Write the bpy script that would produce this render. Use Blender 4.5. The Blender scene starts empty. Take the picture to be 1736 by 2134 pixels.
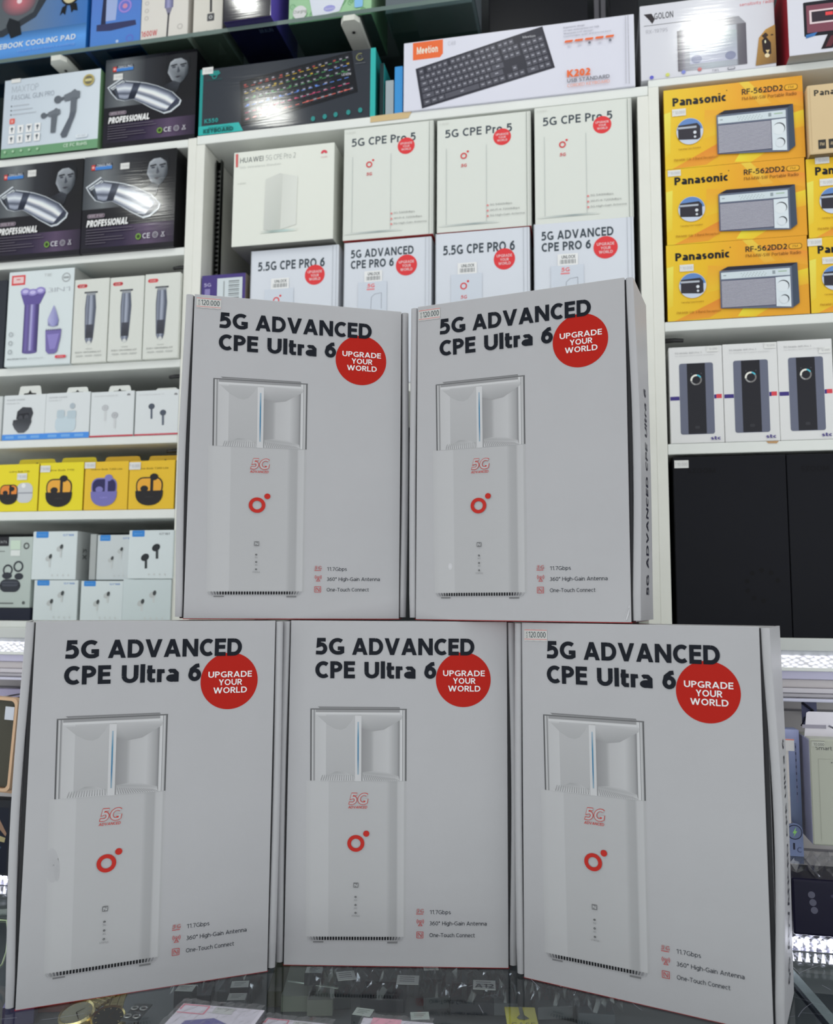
import bpy, bmesh, math, random
import numpy as np
from mathutils import Vector, Matrix
random.seed(7)
SC = bpy.context.scene
COL = SC.collection
# ------------------------------------------------------------------ camera
FPX, PITCH, ROLL, CAMZ = 1768.6, 0.1056, 0.0062, 0.4024
FW = np.array([0, math.cos(PITCH), math.sin(PITCH)])
_u = np.array([0, -math.sin(PITCH), math.cos(PITCH)]); _x = np.array([1.0, 0, 0])
CX = math.cos(ROLL)*_x + math.sin(ROLL)*_u
CU = -math.sin(ROLL)*_x + math.cos(ROLL)*_u
CAM = np.array([0, 0, CAMZ])
cd = bpy.data.cameras.new('camera'); cam = bpy.data.objects.new('camera', cd); COL.objects.link(cam)
cd.sensor_fit = 'VERTICAL'; cd.sensor_height = 24.0; cd.lens = FPX/2134*24.0
cd.clip_start = 0.05; cd.clip_end = 30
cam.matrix_world = Matrix(((CX[0], CU[0], -FW[0], 0), (CX[1], CU[1], -FW[1], 0), (CX[2], CU[2], -FW[2], CAMZ), (0, 0, 0, 1)))
cd.dof.use_dof = True; cd.dof.focus_distance = 0.96; cd.dof.aperture_fstop = 4.0
SC.camera = cam
# ------------------------------------------------------------------ world and lights
w = bpy.data.worlds.new('world'); SC.world = w; w.use_nodes = True
bg = w.node_tree.nodes['Background']; bg.inputs[0].default_value = (0.94, 0.97, 0.985, 1); bg.inputs[1].default_value = 1.24
SC.view_settings.view_transform = 'Standard'; SC.view_settings.look = 'None'
SC.view_settings.exposure = 0.0; SC.view_settings.gamma = 1.0; SC.view_settings.use_curve_mapping = False
CEIL = 2.0
def area(name, loc, target, size, power, col=(1, 1, 1), shape='DISK', sy=None):
    l = bpy.data.lights.new(name, 'AREA'); l.shape = shape; l.size = size; l.energy = power; l.color = col
    if sy: l.size_y = sy
    o = bpy.data.objects.new(name, l); COL.objects.link(o); o.location = loc
    o.rotation_euler = (Vector(target)-Vector(loc)).to_track_quat('-Z', 'Y').to_euler()
    return o
# round ceiling downlights over the counter, nearer the shelves than the photographer
LAMPS = [(-0.93, 0.44, 3.2), (0.40, 0.30, 3.2), (-1.72, 0.10, 3.2), (-0.72, 0.84, 2.0), (0.50, 0.78, 1.6), (-0.10, 0.60, 2.4), (1.1, 0.4, 2.4)]
for x, y, p in LAMPS: area('ceiling_lamp', (x, y, 1.985), (x, y, 0), 0.055 if y > 0.8 else 0.13, p*0.60, (0.98, 1.0, 0.94))

# ------------------------------------------------------------------ frames
WYAW = -0.2032
WD = np.array([math.cos(WYAW), math.sin(WYAW), 0]); WN = np.array([-math.sin(WYAW), math.cos(WYAW), 0])
DS, DL = 1.35, 1.10            # distance of the shelf fronts and of the low display from the viewer, along WN
def ray(px, py): return CX*(px-868)/FPX - CU*(py-1067)/FPX + FW
def W(px, py, D=DS):
    d = ray(px, py); P = d*D/(d@WN); return float(P@WD), float(P[2]+CAMZ)
def wz(pts, D=DS): return sum(W(x, y, D)[1] for x, y in pts)/len(pts)
def G(px, py, z=0.0):
    d = ray(px, py); P = CAM + d*(z-CAMZ)/d[2]; return float(P[0]), float(P[1])
def wpt(u, d, z): P = WD*u+WN*d; return (P[0], P[1], z)
# ------------------------------------------------------------------ colours and materials
def lin(c): c /= 255.0; return c/12.92 if c <= 0.04045 else ((c+0.055)/1.055)**2.4
def C(r, g=None, b=None, k=1.22):
    if g is None: g = b = r
    return tuple(min(0.88, lin(v)*k) for v in (r, g, b))
def F(r, g=None, b=None): return C(r, g, b, 1.42)     # colours read off the backlit cartons in front
def mat(name, rough=0.5, spec=0.5, metal=0.0, bump=None, coat=0.0, mott=0.0):
    m = bpy.data.materials.new(name); m.use_nodes = True; nt = m.node_tree; b = nt.nodes['Principled BSDF']
    a = nt.nodes.new('ShaderNodeAttribute'); a.attribute_name = 'Col'
    if mott:
        n = nt.nodes.new('ShaderNodeTexNoise'); n.inputs['Scale'].default_value = 14; n.inputs['Detail'].default_value = 5
        tc = nt.nodes.new('ShaderNodeTexCoord'); nt.links.new(tc.outputs['Object'], n.inputs['Vector'])
        mr = nt.nodes.new('ShaderNodeMapRange'); mr.inputs[1].default_value = 0.3; mr.inputs[2].default_value = 0.7
        mr.inputs[3].default_value = 1-mott; mr.inputs[4].default_value = 1.0
        mx = nt.nodes.new('ShaderNodeMix'); mx.data_type = 'RGBA'; mx.blend_type = 'MULTIPLY'; mx.inputs[0].default_value = 1
        nt.links.new(n.outputs['Fac'], mr.inputs[0]); nt.links.new(a.outputs['Color'], mx.inputs[6]); nt.links.new(mr.outputs[0], mx.inputs[7])
        nt.links.new(mx.outputs[2], b.inputs['Base Color'])
    else: nt.links.new(a.outputs['Color'], b.inputs['Base Color'])
    b.inputs['Roughness'].default_value = rough; b.inputs['Specular IOR Level'].default_value = spec
    b.inputs['Metallic'].default_value = metal; b.inputs['Coat Weight'].default_value = coat
    b.inputs['Coat Roughness'].default_value = 0.12
    if bump:
        sc, st, dist, vec = bump
        tc = nt.nodes.new('ShaderNodeTexCoord'); mp = nt.nodes.new('ShaderNodeMapping'); mp.inputs['Scale'].default_value = vec
        n = nt.nodes.new('ShaderNodeTexNoise'); n.inputs['Scale'].default_value = sc; n.inputs['Detail'].default_value = 3
        bp = nt.nodes.new('ShaderNodeBump'); bp.inputs['Strength'].default_value = st; bp.inputs['Distance'].default_value = dist
        nt.links.new(tc.outputs['Object'], mp.inputs[0]); nt.links.new(mp.outputs[0], n.inputs['Vector'])
        nt.links.new(n.outputs['Fac'], bp.inputs['Height']); nt.links.new(bp.outputs[0], b.inputs['Normal'])
    return m
M = {
 'paint': mat('painted_board', 0.45, 0.4, mott=0.05),
 'card': mat('carton_board', 0.42, 0.4, bump=(60, 0.12, 0.002, (1, 1, 1)), mott=0.03),
 'ink': mat('printing_ink', 0.45, 0.10, bump=(60, 0.12, 0.002, (1, 1, 1))),
 'satin': mat('satin_laminate', 0.32, 0.22),
 'gloss': mat('glossy_laminate', 0.10, 0.45, bump=(90, 0.18, 0.0004, (0.15, 1, 3))),
 'wrapped': mat('wrapped_laminate', 0.16, 0.55, bump=(75, 0.9, 0.0012, (1, 1, 0.6))),
 'plastic': mat('moulded_plastic', 0.35, 0.5),
 'metal': mat('metal', 0.28, 0.5, metal=1.0),
 'dark': mat('dark_paint', 0.6, 0.2),
}
def simple(name, fn):
    m = bpy.data.materials.new(name); m.use_nodes = True; nt = m.node_tree
    for n in list(nt.nodes):
        if n.type != 'OUTPUT_MATERIAL': nt.nodes.remove(n)
    fn(nt, nt.nodes['Material Output']); M[name] = m
def _glass(nt, out, tint=(0.91, 0.94, 0.935), r=0.02, fmin=0.04, bump=0, bd=.01):
    g = nt.nodes.new('ShaderNodeBsdfGlossy'); g.inputs['Roughness'].default_value = r
    t = nt.nodes.new('ShaderNodeBsdfTransparent'); t.inputs[0].default_value = (*tint, 1)
    fr = nt.nodes.new('ShaderNodeFresnel'); fr.inputs[0].default_value = 1.5
    ad = nt.nodes.new('ShaderNodeMath'); ad.operation = 'ADD'; ad.inputs[1].default_value = fmin; ad.use_clamp = True
    mx = nt.nodes.new('ShaderNodeMixShader')
    ge = nt.nodes.new('ShaderNodeNewGeometry'); iv = nt.nodes.new('ShaderNodeMath'); iv.operation = 'SUBTRACT'; iv.inputs[0].default_value = 1.0
    ml = nt.nodes.new('ShaderNodeMath'); ml.operation = 'MULTIPLY'; nt.links.new(ge.outputs['Backfacing'], iv.inputs[1])
    nt.links.new(iv.outputs[0], ml.inputs[0]); nt.links.new(fr.outputs[0], ml.inputs[1])   # no total internal reflection inside thin panes
    nt.links.new(ml.outputs[0], ad.inputs[0]); nt.links.new(ad.outputs[0], mx.inputs[0])
    nt.links.new(t.outputs[0], mx.inputs[1]); nt.links.new(g.outputs[0], mx.inputs[2]); nt.links.new(mx.outputs[0], out.inputs[0])
    if bump:
        tc = nt.nodes.new('ShaderNodeTexCoord'); n = nt.nodes.new('ShaderNodeTexNoise'); n.inputs['Scale'].default_value = bump
        bp = nt.nodes.new('ShaderNodeBump'); bp.inputs['Strength'].default_value = 1; bp.inputs['Distance'].default_value = bd
        nt.links.new(tc.outputs['Object'], n.inputs['Vector']); nt.links.new(n.outputs['Fac'], bp.inputs['Height'])
        nt.links.new(bp.outputs[0], g.inputs['Normal']); nt.links.new(bp.outputs[0], fr.inputs['Normal'])
simple('glass', lambda nt, o: _glass(nt, o, fmin=0.01))
simple('shelf_glass', lambda nt, o: _glass(nt, o, (0.62, 0.72, 0.70), 0.03, 0.02))
simple('clear_wrap', lambda nt, o: _glass(nt, o, (0.97, 0.97, 0.97), 0.12, 0.0, 30, .0015))
simple('film', lambda nt, o: _glass(nt, o, (0.95, 0.955, 0.965), 0.07, 0.10))
def _emit(nt, out, col=(0.85, 0.88, 1.0), s=6.0, dots=0):
    e = nt.nodes.new('ShaderNodeEmission'); e.inputs[0].default_value = (*col, 1); e.inputs[1].default_value = s
    nt.links.new(e.outputs[0], out.inputs[0])
simple('led_light', lambda nt, o: _emit(nt, o, (0.86, 0.88, 1.0), 9.0))
def _ledf(nt, out):
    e = nt.nodes.new('ShaderNodeEmission'); e.inputs[0].default_value = (0.88, 0.88, 1.0, 1)
    tc = nt.nodes.new('ShaderNodeTexCoord'); mp = nt.nodes.new('ShaderNodeMapping'); mp.inputs['Scale'].default_value = (130, 1, 260)
    mp.inputs['Rotation'].default_value = (0, math.radians(35), 0)
    v = nt.nodes.new('ShaderNodeTexVoronoi'); v.inputs['Scale'].default_value = 1.0; v.inputs['Randomness'].default_value = 0.3
    mr = nt.nodes.new('ShaderNodeMapRange'); mr.inputs[1].default_value = 0.25; mr.inputs[2].default_value = 0.62; mr.inputs[3].default_value = 2.2; mr.inputs[4].default_value = 0.72
    nt.links.new(tc.outputs['Object'], mp.inputs[0]); nt.links.new(mp.outputs[0], v.inputs['Vector']); nt.links.new(v.outputs['Distance'], mr.inputs[0])
    nt.links.new(mr.outputs[0], e.inputs[1]); nt.links.new(e.outputs[0], out.inputs[0])
simple('led_diffuser', _ledf)
def _diamond(nt, out):
    b = nt.nodes.new('ShaderNodeBsdfPrincipled'); b.inputs['Base Color'].default_value = (0.8, 0.8, 0.88, 1)
    b.inputs['Metallic'].default_value = 0.6; b.inputs['Roughness'].default_value = 0.22
    tc = nt.nodes.new('ShaderNodeTexCoord'); mp = nt.nodes.new('ShaderNodeMapping'); mp.inputs['Scale'].default_value = (110, 110, 160)
    mp.inputs['Rotation'].default_value = (0, math.radians(45), 0)
    n = nt.nodes.new('ShaderNodeTexChecker'); n.inputs['Scale'].default_value = 1.0
    v = nt.nodes.new('ShaderNodeTexVoronoi'); v.inputs['Scale'].default_value = 1.0; v.distance = 'MANHATTAN'
    bp = nt.nodes.new('ShaderNodeBump'); bp.inputs['Strength'].default_value = 1; bp.inputs['Distance'].default_value = 0.004
    nt.links.new(tc.outputs['Object'], mp.inputs[0]); nt.links.new(mp.outputs[0], v.inputs['Vector'])
    v.inputs['Randomness'].default_value = 0.15
    nt.links.new(v.outputs['Distance'], bp.inputs['Height']); nt.links.new(bp.outputs[0], b.inputs['Normal'])
    nt.links.new(b.outputs[0], out.inputs[0])
simple('diamond_foil', _diamond)
# ------------------------------------------------------------------ mesh builder
def tagp(o, label=None, cat=None, group=None, kind=None):
    if label: o['label'] = label
    if cat: o['category'] = cat
    if group: o['group'] = group
    if kind: o['kind'] = kind
    return o
def empty(name, loc, rz=0.0, label=None, cat=None, group=None):
    o = bpy.data.objects.new(name, None); COL.objects.link(o); o.location = loc; o.rotation_euler = (0, 0, rz)
    o.empty_display_size = 0.02
    return tagp(o, label, cat, group)
class MB:
    def __init__(s): s.v = []; s.f = []; s.c = []; s.sm = []
    def face(s, pts, col, smooth=False):
        n = len(s.v); s.v += [tuple(map(float, p)) for p in pts]; s.f.append(list(range(n, n+len(pts))))
        s.c.append(list(col) if isinstance(col, list) else [col]*len(pts)); s.sm.append(smooth)
    def mesh(s, vs, fs, col, smooth=False):
        n = len(s.v); s.v += [tuple(map(float, p)) for p in vs]
        for i, f in enumerate(fs):
            s.f.append([a+n for a in f]); cc = col[i] if isinstance(col, list) else col
            s.c.append([cc]*len(f)); s.sm.append(smooth)
    def box(s, x0, x1, y0, y1, z0, z1, col, bev=0.0, bottom=None, left=None, right=None, top=None, front=None):
        cs = {'b': bottom or col, 't': top or col, 'l': left or col, 'r': right or col, 'f': front or col, 'k': col}
        if bev <= 0:
            P = [(x, y, z) for z in (z0, z1) for y in (y0, y1) for x in (x0, x1)]
            s.mesh(P, [(0, 2, 3, 1), (4, 5, 7, 6), (0, 4, 6, 2), (1, 3, 7, 5), (0, 1, 5, 4), (2, 6, 7, 3)],
                   [cs['b'], cs['t'], cs['l'], cs['r'], cs['f'], cs['k']]); return
        bm = bmesh.new(); bmesh.ops.create_cube(bm, size=1)
        for v in bm.verts: v.co = ((x0+x1)/2+v.co.x*(x1-x0), (y0+y1)/2+v.co.y*(y1-y0), (z0+z1)/2+v.co.z*(z1-z0))
        bmesh.ops.bevel(bm, geom=bm.edges[:], offset=bev, segments=2, affect='EDGES', profile=0.5)
        bm.normal_update(); bm.verts.ensure_lookup_table()
        cols = []
        for f in bm.faces:
            n = f.normal
            k = 'k'
            if n.z < -.8: k = 'b'
            elif n.z > .8: k = 't'
            elif n.x < -.7: k = 'l'
            elif n.x > .7: k = 'r'
            elif n.y < -.8: k = 'f'
            cols.append(cs[k])
        s.mesh([v.co[:] for v in bm.verts], [[v.index for v in f.verts] for f in bm.faces], cols); bm.free()
    def tube(s, pts, r, col, n=8, closed=False):
        pts = [Vector(p) for p in pts]; N = len(pts); rings = []
        rr = r if isinstance(r, (list, tuple)) else [r]*N
        up = Vector((0, 0, 1))
        for i, p in enumerate(pts):
            a = pts[i-1] if (i > 0 or closed) else p; b = pts[(i+1) % N] if (i < N-1 or closed) else p
            t = (b-a).normalized(); q = up if abs(t.dot(up)) < 0.95 else Vector((1, 0, 0))
            e1 = t.cross(q).normalized(); e2 = t.cross(e1)
            rings.append([p+e1*math.cos(k*2*math.pi/n)*rr[i]+e2*math.sin(k*2*math.pi/n)*rr[i] for k in range(n)])
        vs = [v for rg in rings for v in rg]; fs = []
        for i in range(N if closed else N-1):
            j = (i+1) % N
            for k in range(n): fs.append((i*n+k, i*n+(k+1) % n, j*n+(k+1) % n, j*n+k))
        if not closed: fs += [tuple(range(n))[::-1], tuple((N-1)*n+k for k in range(n))]
        s.mesh(vs, fs, col, True)
    def prism(s, pts, h, col, axis='y', off=0.0, side=None):
        # pts in (x,z) for axis y (extruded from off to off+h)
        n = len(pts)
        if axis == 'y': A = [(x, off, z) for x, z in pts]; B = [(x, off+h, z) for x, z in pts]
        else: A = [(x, y, off) for x, y in pts]; B = [(x, y, off+h) for x, y in pts]
        s.face(A, col); s.face(B[::-1], col)
        for i in range(n): j = (i+1) % n; s.face([A[j], A[i], B[i], B[j]], side or col)
    def build(s, name, m, parent=None, label=None):
        me = bpy.data.meshes.new(name); me.from_pydata(s.v, [], s.f)
        ca = me.color_attributes.new('Col', 'FLOAT_COLOR', 'CORNER')
        buf = np.array([(c[0], c[1], c[2], 1.0) for fc in s.c for c in fc], dtype=np.float32).ravel()
        ca.data.foreach_set('color', buf)
        me.polygons.foreach_set('use_smooth', s.sm)
        me.materials.append(M[m] if isinstance(m, str) else m); me.update()
        o = bpy.data.objects.new(name, me); COL.objects.link(o)
        if parent: o.parent = parent
        if label: o['label'] = label
        return o
def copy_tree(o, parent=None):
    c = o.copy(); COL.objects.link(c)
    if parent: c.parent = parent
    for ch in list(o.children): copy_tree(ch, c)
    return c
# ------------------------------------------------------------------ lettering: a drawn stroke alphabet
def arc(cx, cy, rx, ry, a0, a1, n=12):
    return [(cx+rx*math.cos(math.radians(a0+(a1-a0)*i/n)), cy+ry*math.sin(math.radians(a0+(a1-a0)*i/n))) for i in range(n+1)]
def ext(p, q, k): return (q[0]+(q[0]-p[0])*k, q[1]+(q[1]-p[1])*k)
def glyph(c, s):
    """(width, centre-line paths) of one letter; cap height 1, half stroke s"""
    T, B, X = 1-s, s, 0.74-s; m = (T+B)/2; xm = (X+B)/2; xr = (X-B)/2
    V = lambda x, a=0.0, b=1.0: [(x, a), (x, b)]
    if c == 'A': w = .80+s; L, R = (s*1.05, 0), (w-s*1.05, 0); t = (w/2, 1.0); return w, [[ext(t, L, .2), t, ext(t, R, .2)], [(w*.24, .29), (w*.76, .29)]]
    if c == 'V': w = .78+s; L, R = (s*1.05, 1), (w-s*1.05, 1); t = (w/2, 0.0); return w, [[ext(t, L, .2), t, ext(t, R, .2)]]
    if c == 'W': w = 1.15+s; a, b, d, e, f = (s, 1), (w*.28, 0), (w*.5, .98), (w*.72, 0), (w-s, 1); return w, [[ext(b, a, .2), b, d, e, ext(e, f, .2)]]
    if c == 'M': w = .92+s; return w, [V(s), V(w-s), [(s, 1.0), (w/2, .12), (w-s, 1.0)]]
    if c == 'N': w = .74+s; return w, [V(s), V(w-s), [(s*.9, 1.0), (w-s*.9, 0.0)]]
    if c == 'C': w = .70+s*.4; return w, [arc(w*.60, m, w*.60-s, T-m, 50, 310, 18)]
    if c == 'G': w = .80+s*.4; return w, [arc(w*.56, m, w*.56-s, T-m, 50, 270, 16)+[(w*.74, B+.01), (w-s, B+.07), (w-s, .50-s), (w*.58, .50-s)]]
    if c == 'D': w = .78+s*.4; x = w*.45; return w, [[(s, m), (s, T), (x, T)]+arc(x, m, w-s-x, T-m, 90, -90)+[(s, B), (s, m)]]
    if c in 'OQ':
        w = .86+s*.4; P = [arc(w/2, m, w/2-s, T-m, 90, 450, 26)]
        if c == 'Q': P.append([(w*.6, .28), (w*.9, -.02)])
        return w, P
    if c == 'o': w = .62+s*.6; return w, [arc(w/2, xm, w/2-s, xr, 90, 450, 22)]
    if c == '\u00b0': return .36, [arc(.18, .82, .12, .12, 0, 360, 12)]
    if c in 'PRB':
        w = .60+s*.6; x = w*.45; q = .47 if c != 'B' else .54; y = (T+q)/2; P = [V(s), [(s, T), (x, T)]+arc(x, y, w-s-x, T-y, 90, -90)+[(s, q)]]
        if c == 'R': P.append([(w*.5, q), ext((w*.5, q), (w-s*.6, 0), .1)])
        if c == 'B': y = (q+B)/2; P.append([(s, q), (x, q)]+arc(x, y, w-s-x+.03, q-y, 90, -90)+[(s, B)])
        return w, P
    if c == 'E': w = .50+s; return w, [V(s), [(s, T), (w, T)], [(s, m+.02), (w*.94, m+.02)], [(s, B), (w, B)]]
    if c == 'F': w = .50+s; return w, [V(s), [(s, T), (w, T)], [(s, m), (w*.92, m)]]
    if c == 'L': w = .50+s; return w, [V(s), [(s, B), (w, B)]]
    if c == 'H': w = .70+s; return w, [V(s), V(w-s), [(s, m), (w-s, m)]]
    if c == 'I': return 2*s, [V(s)]
    if c == 'l': return 2*s, [V(s, 0, 1.04)]
    if c == 'i': return 2*s, [V(s, 0, .74), [(s, .88), (s, 1.0)]]
    if c == 'j': return .2+s, [[(0, -.22+s), (.12, -.22+s), (.2, -.1), (.2, .74)], [(.2, .88), (.2, 1)]]
    if c == 'T': w = .70; return w, [V(w/2), [(0, T), (w, T)]]
    if c == 'Z': w = .64; return w, [[(.02, T), (w-s, T), (s, B), (w, B)]]
    if c == 'z': w = .52; return w, [[(.02, X), (w-s, X), (s, B), (w, B)]]
    if c == 'J': return .4, [[(0, B), (.14, B), (.4-s, .2), (.4-s, 1)]]
    if c == 'U': w = .74+s*.4; r = w/2-s; return w, [[(s, 1), (s, r+s)]+arc(w/2, r+s, r, r, 180, 360)+[(w-s, r+s), (w-s, 1)]]
    if c == 'K': w = .66+s; return w, [V(s), [(s, .42), ext((s, .42), (w-s, 1), .1)], [(w*.36, .56), ext((w*.36, .56), (w-s*.7, 0), .1)]]
    if c == 'k': w = .54+s; return w, [V(s, 0, 1.04), [(s, .34), (w-s, .74)], [(w*.36, .44), (w-s*.7, 0)]]
    if c == 'X': w = .72; return w, [[(s, 0), (w-s, 1)], [(s, 1), (w-s, 0)]]
    if c == 'x': w = .56; return w, [[(s, 0), (w-s, .74)], [(s, .74), (w-s, 0)]]
    if c == 'Y': w = .74; return w, [V(w/2, 0, .46), [ext((w/2, .42), (s, 1), .1), (w/2, .42), ext((w/2, .42), (w-s, 1), .1)]]
    if c in 'Ss8':
        k = 1.0 if c != 's' else .74; w = .60 if c != 's' else .48; t = k-s; r1 = (t-k/2)/2; cx = w/2; rx = w/2-s
        a = arc(cx, t-r1, rx*.94, r1, 35, 270, 12); b = arc(cx, B+r1, rx, r1, 90, -145, 12)
        if c == '8': return w, [arc(cx, t-r1, rx*.92, r1, 90, 450, 18), arc(cx, B+r1, rx, r1, 90, 450, 18)]
        return w, [a+b[1:]]
    if c == '0': w = .64; return w, [arc(w/2, m, w/2-s, T-m, 90, 450, 22)]
    if c == '1': w = .44; return w, [V(w-s*1.4), [(.02, .80), (w-s*1.4, .96)]]
    if c == '2': w = .58; return w, [arc(w/2, .70, w/2-s, T-.70, 150, 0, 8)+[(w-s*1.3, .52), (s*1.1, B), (w, B)]]
    if c == '3': w = .58; return w, [arc(w/2-.04, .745, w/2-s, T-.745, 130, -90, 10), arc(w/2-.04, .26, w/2-s+.03, .26-B, 90, -140, 10)]
    if c == '4': w = .64; return w, [[(w*.72, 0), (w*.72, 1)], [(w*.70, 1-s), (s*.8, .30), (w, .30)]]
    if c == '5': w = .60+s*.2; r = .31-s/2; return w, [[(w-s*.8, T), (s*1.5, T), (s*1.3, .56), (w*.45, .61)]+arc(w*.45, B+r, w*.55-s, r, 85, -90, 10)+[(0, B+.015)]]
    if c in '69':
        w = .64+s*.2; r = .30-s/2; P = [arc(w/2, B+r, w/2-s, r, 90, 450, 20), [(w*.84, T-.01), (w*.62, T-.03), (s*1.6, .66), (s, .36), (s, .30)]]
        if c == '9': P = [[(w-x, 1-y) for x, y in p] for p in P]
        return w, P
    if c == '7': w = .56; return w, [[(0, T), (w-s, T), (w*.34, -.1)]]
    if c == 'a': w = .54+s*.6; return w, [[(s*1.2, X-.05), (w*.34, X), (w*.62, X-.005), (w-s, X-.14), (w-s, 0)], arc(w*.46, .215, w*.46-s, .215-B, 60, 300, 12)+[(w-s, .16)], [(w*.5, .215*2-B), (w-s, .215*2-B+.01)]]
    if c in 'bdpq':
        w = .58+s*.6; P = [arc(w/2, xm, w/2-s, xr, 0, 360, 20), V(s if c in 'bp' else w-s, 0 if c in 'bd' else -.26, 1.04 if c in 'bd' else .74)]; return w, P
    if c == 'g': w = .58+s*.6; return w, [arc(w/2, xm, w/2-s, xr, 0, 360, 20), [(w-s, .74), (w-s, -.06), (w*.6, -.26+s), (s, -.24+s)]]
    if c == 'c': w = .50+s*.4; return w, [arc(w*.58, xm, w*.58-s, xr, 55, 305, 14)]
    if c == 'e': w = .58+s*.5; return w, [[(s, xm), (w-s, xm)]+arc(w/2, xm, w/2-s, xr, 0, 310, 18)]
    if c == 'f': return .38, [[(.38, 1.02-s), (.26, 1.0-s), (.16, .86), (.16, 0)], [(0, X), (.36, X)]]
    if c == 't': return .40, [[(.14, .96), (.14, .2), (.22, B), (.40, B)], [(0, X), (.40, X)]]
    if c in 'hnm':
        w = .56+s*.6; P = [V(s, 0, 1.04 if c == 'h' else .74)]; r = (w-2*s)/2
        ar = lambda x0: arc(x0+r, X-r*.9, r, r*.9, 170, 0, 8)+[(x0+2*r, 0)]
        P.append(ar(s))
        if c == 'm': P.append(ar(s+2*r)); w = w+2*r
        return w, P
    if c == 'r': return .36, [V(s, 0, .74), [(s, .50), (.16, X-.02), (.36, X)]]
    if c == 'u': w = .56+s*.6; r = (w-2*s)/2; return w, [[(s, .74), (s, r+s)]+arc(w/2, r*.9+s, r, r*.9, 180, 350, 8), V(w-s, 0, .74)]
    if c == 'v': w = .56; return w, [[ext((w/2, 0), (s, .74), .0), (w/2, .02), (w-s, .74)]]
    if c == 'w': w = .84; return w, [[(s, .74), (w*.28, .03), (w*.5, .7), (w*.72, .03), (w-s, .74)]]
    if c == 'y': w = .56; return w, [[(s, .74), (w/2, .05)], [(w-s, .74), (w*.34, -.26)]]
    if c == '-': return .34, [[(0, .36), (.34, .36)]]
    if c == '.': return 2*s, [[(s, 0), (s, 2*s)]]
    if c == ' ': return .26, []
    return .5, [V(.25)]
def stroke(path, s):
    P = [Vector(p) for p in path]; n = len(P); closed = (P[0]-P[-1]).length < 1e-6; out = []
    for i in range(n):
        if closed: a = P[i-1] if i > 0 else P[n-2]; b = P[i+1] if i < n-1 else P[1]
        else: a = P[max(0, i-1)]; b = P[min(n-1, i+1)]
        p = P[i]; d1 = (p-a).normalized() if (p-a).length > 1e-9 else (b-p).normalized(); d2 = (b-p).normalized() if (b-p).length > 1e-9 else d1
        n1 = Vector((-d1.y, d1.x)); n2 = Vector((-d2.y, d2.x)); mm = n1+n2
        if mm.length < 1e-3: mm = n1
        mm.normalize(); k = min(4.5, 1/max(0.12, mm.dot(n1))); out.append((p+mm*s*k, p-mm*s*k))
    return [[out[i][1], out[i+1][1], out[i+1][0], out[i][0]] for i in range(n-1)]
def clipy(poly, lo, hi):
    for sgn, lim in ((1, lo), (-1, hi)):
        o = []
        for i in range(len(poly)):
            p, q = poly[i], poly[(i+1) % len(poly)]; a, b = sgn*(p[1]-lim), sgn*(q[1]-lim)
            if a >= 0: o.append(p)
            if a*b < 0: t = a/(a-b); o.append((p[0]+(q[0]-p[0])*t, p[1]+(q[1]-p[1])*t))
        poly = o
        if len(poly) < 3: return []
    return poly
_tc = {}
def glyphs(txt, bold=0.0):
    k = (txt, bold)
    if k not in _tc:
        s = 0.056+bold; vs, fs = [], []; x = 0.0; gap = 0.135-s*0.15-(0.03 if bold > 0.05 else 0)
        for c in txt:
            w, paths = glyph(c, s)
            for p in paths:
                for q in stroke(p, s):
                    q = [(a[0], a[1]) for a in q]
                    q = clipy(q, -0.30 if c in 'gjpqyQ' else 0.0, 1.04 if c in 'bdfhkl' else 1.0)
                    if len(q) < 3: continue
                    ar = sum(q[i][0]*q[(i+1) % len(q)][1]-q[(i+1) % len(q)][0]*q[i][1] for i in range(len(q)))
                    if abs(ar) < 1e-6: continue
                    if ar < 0: q = q[::-1]
                    n = len(vs); vs += [(a+x, b) for a, b in q]; fs.append(list(range(n, n+len(q))))
            x += w+gap
        _tc[k] = (np.array(vs) if vs else np.zeros((0, 2)), fs)
    return _tc[k]
def caph(b): return (0.0, 1.0)
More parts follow.
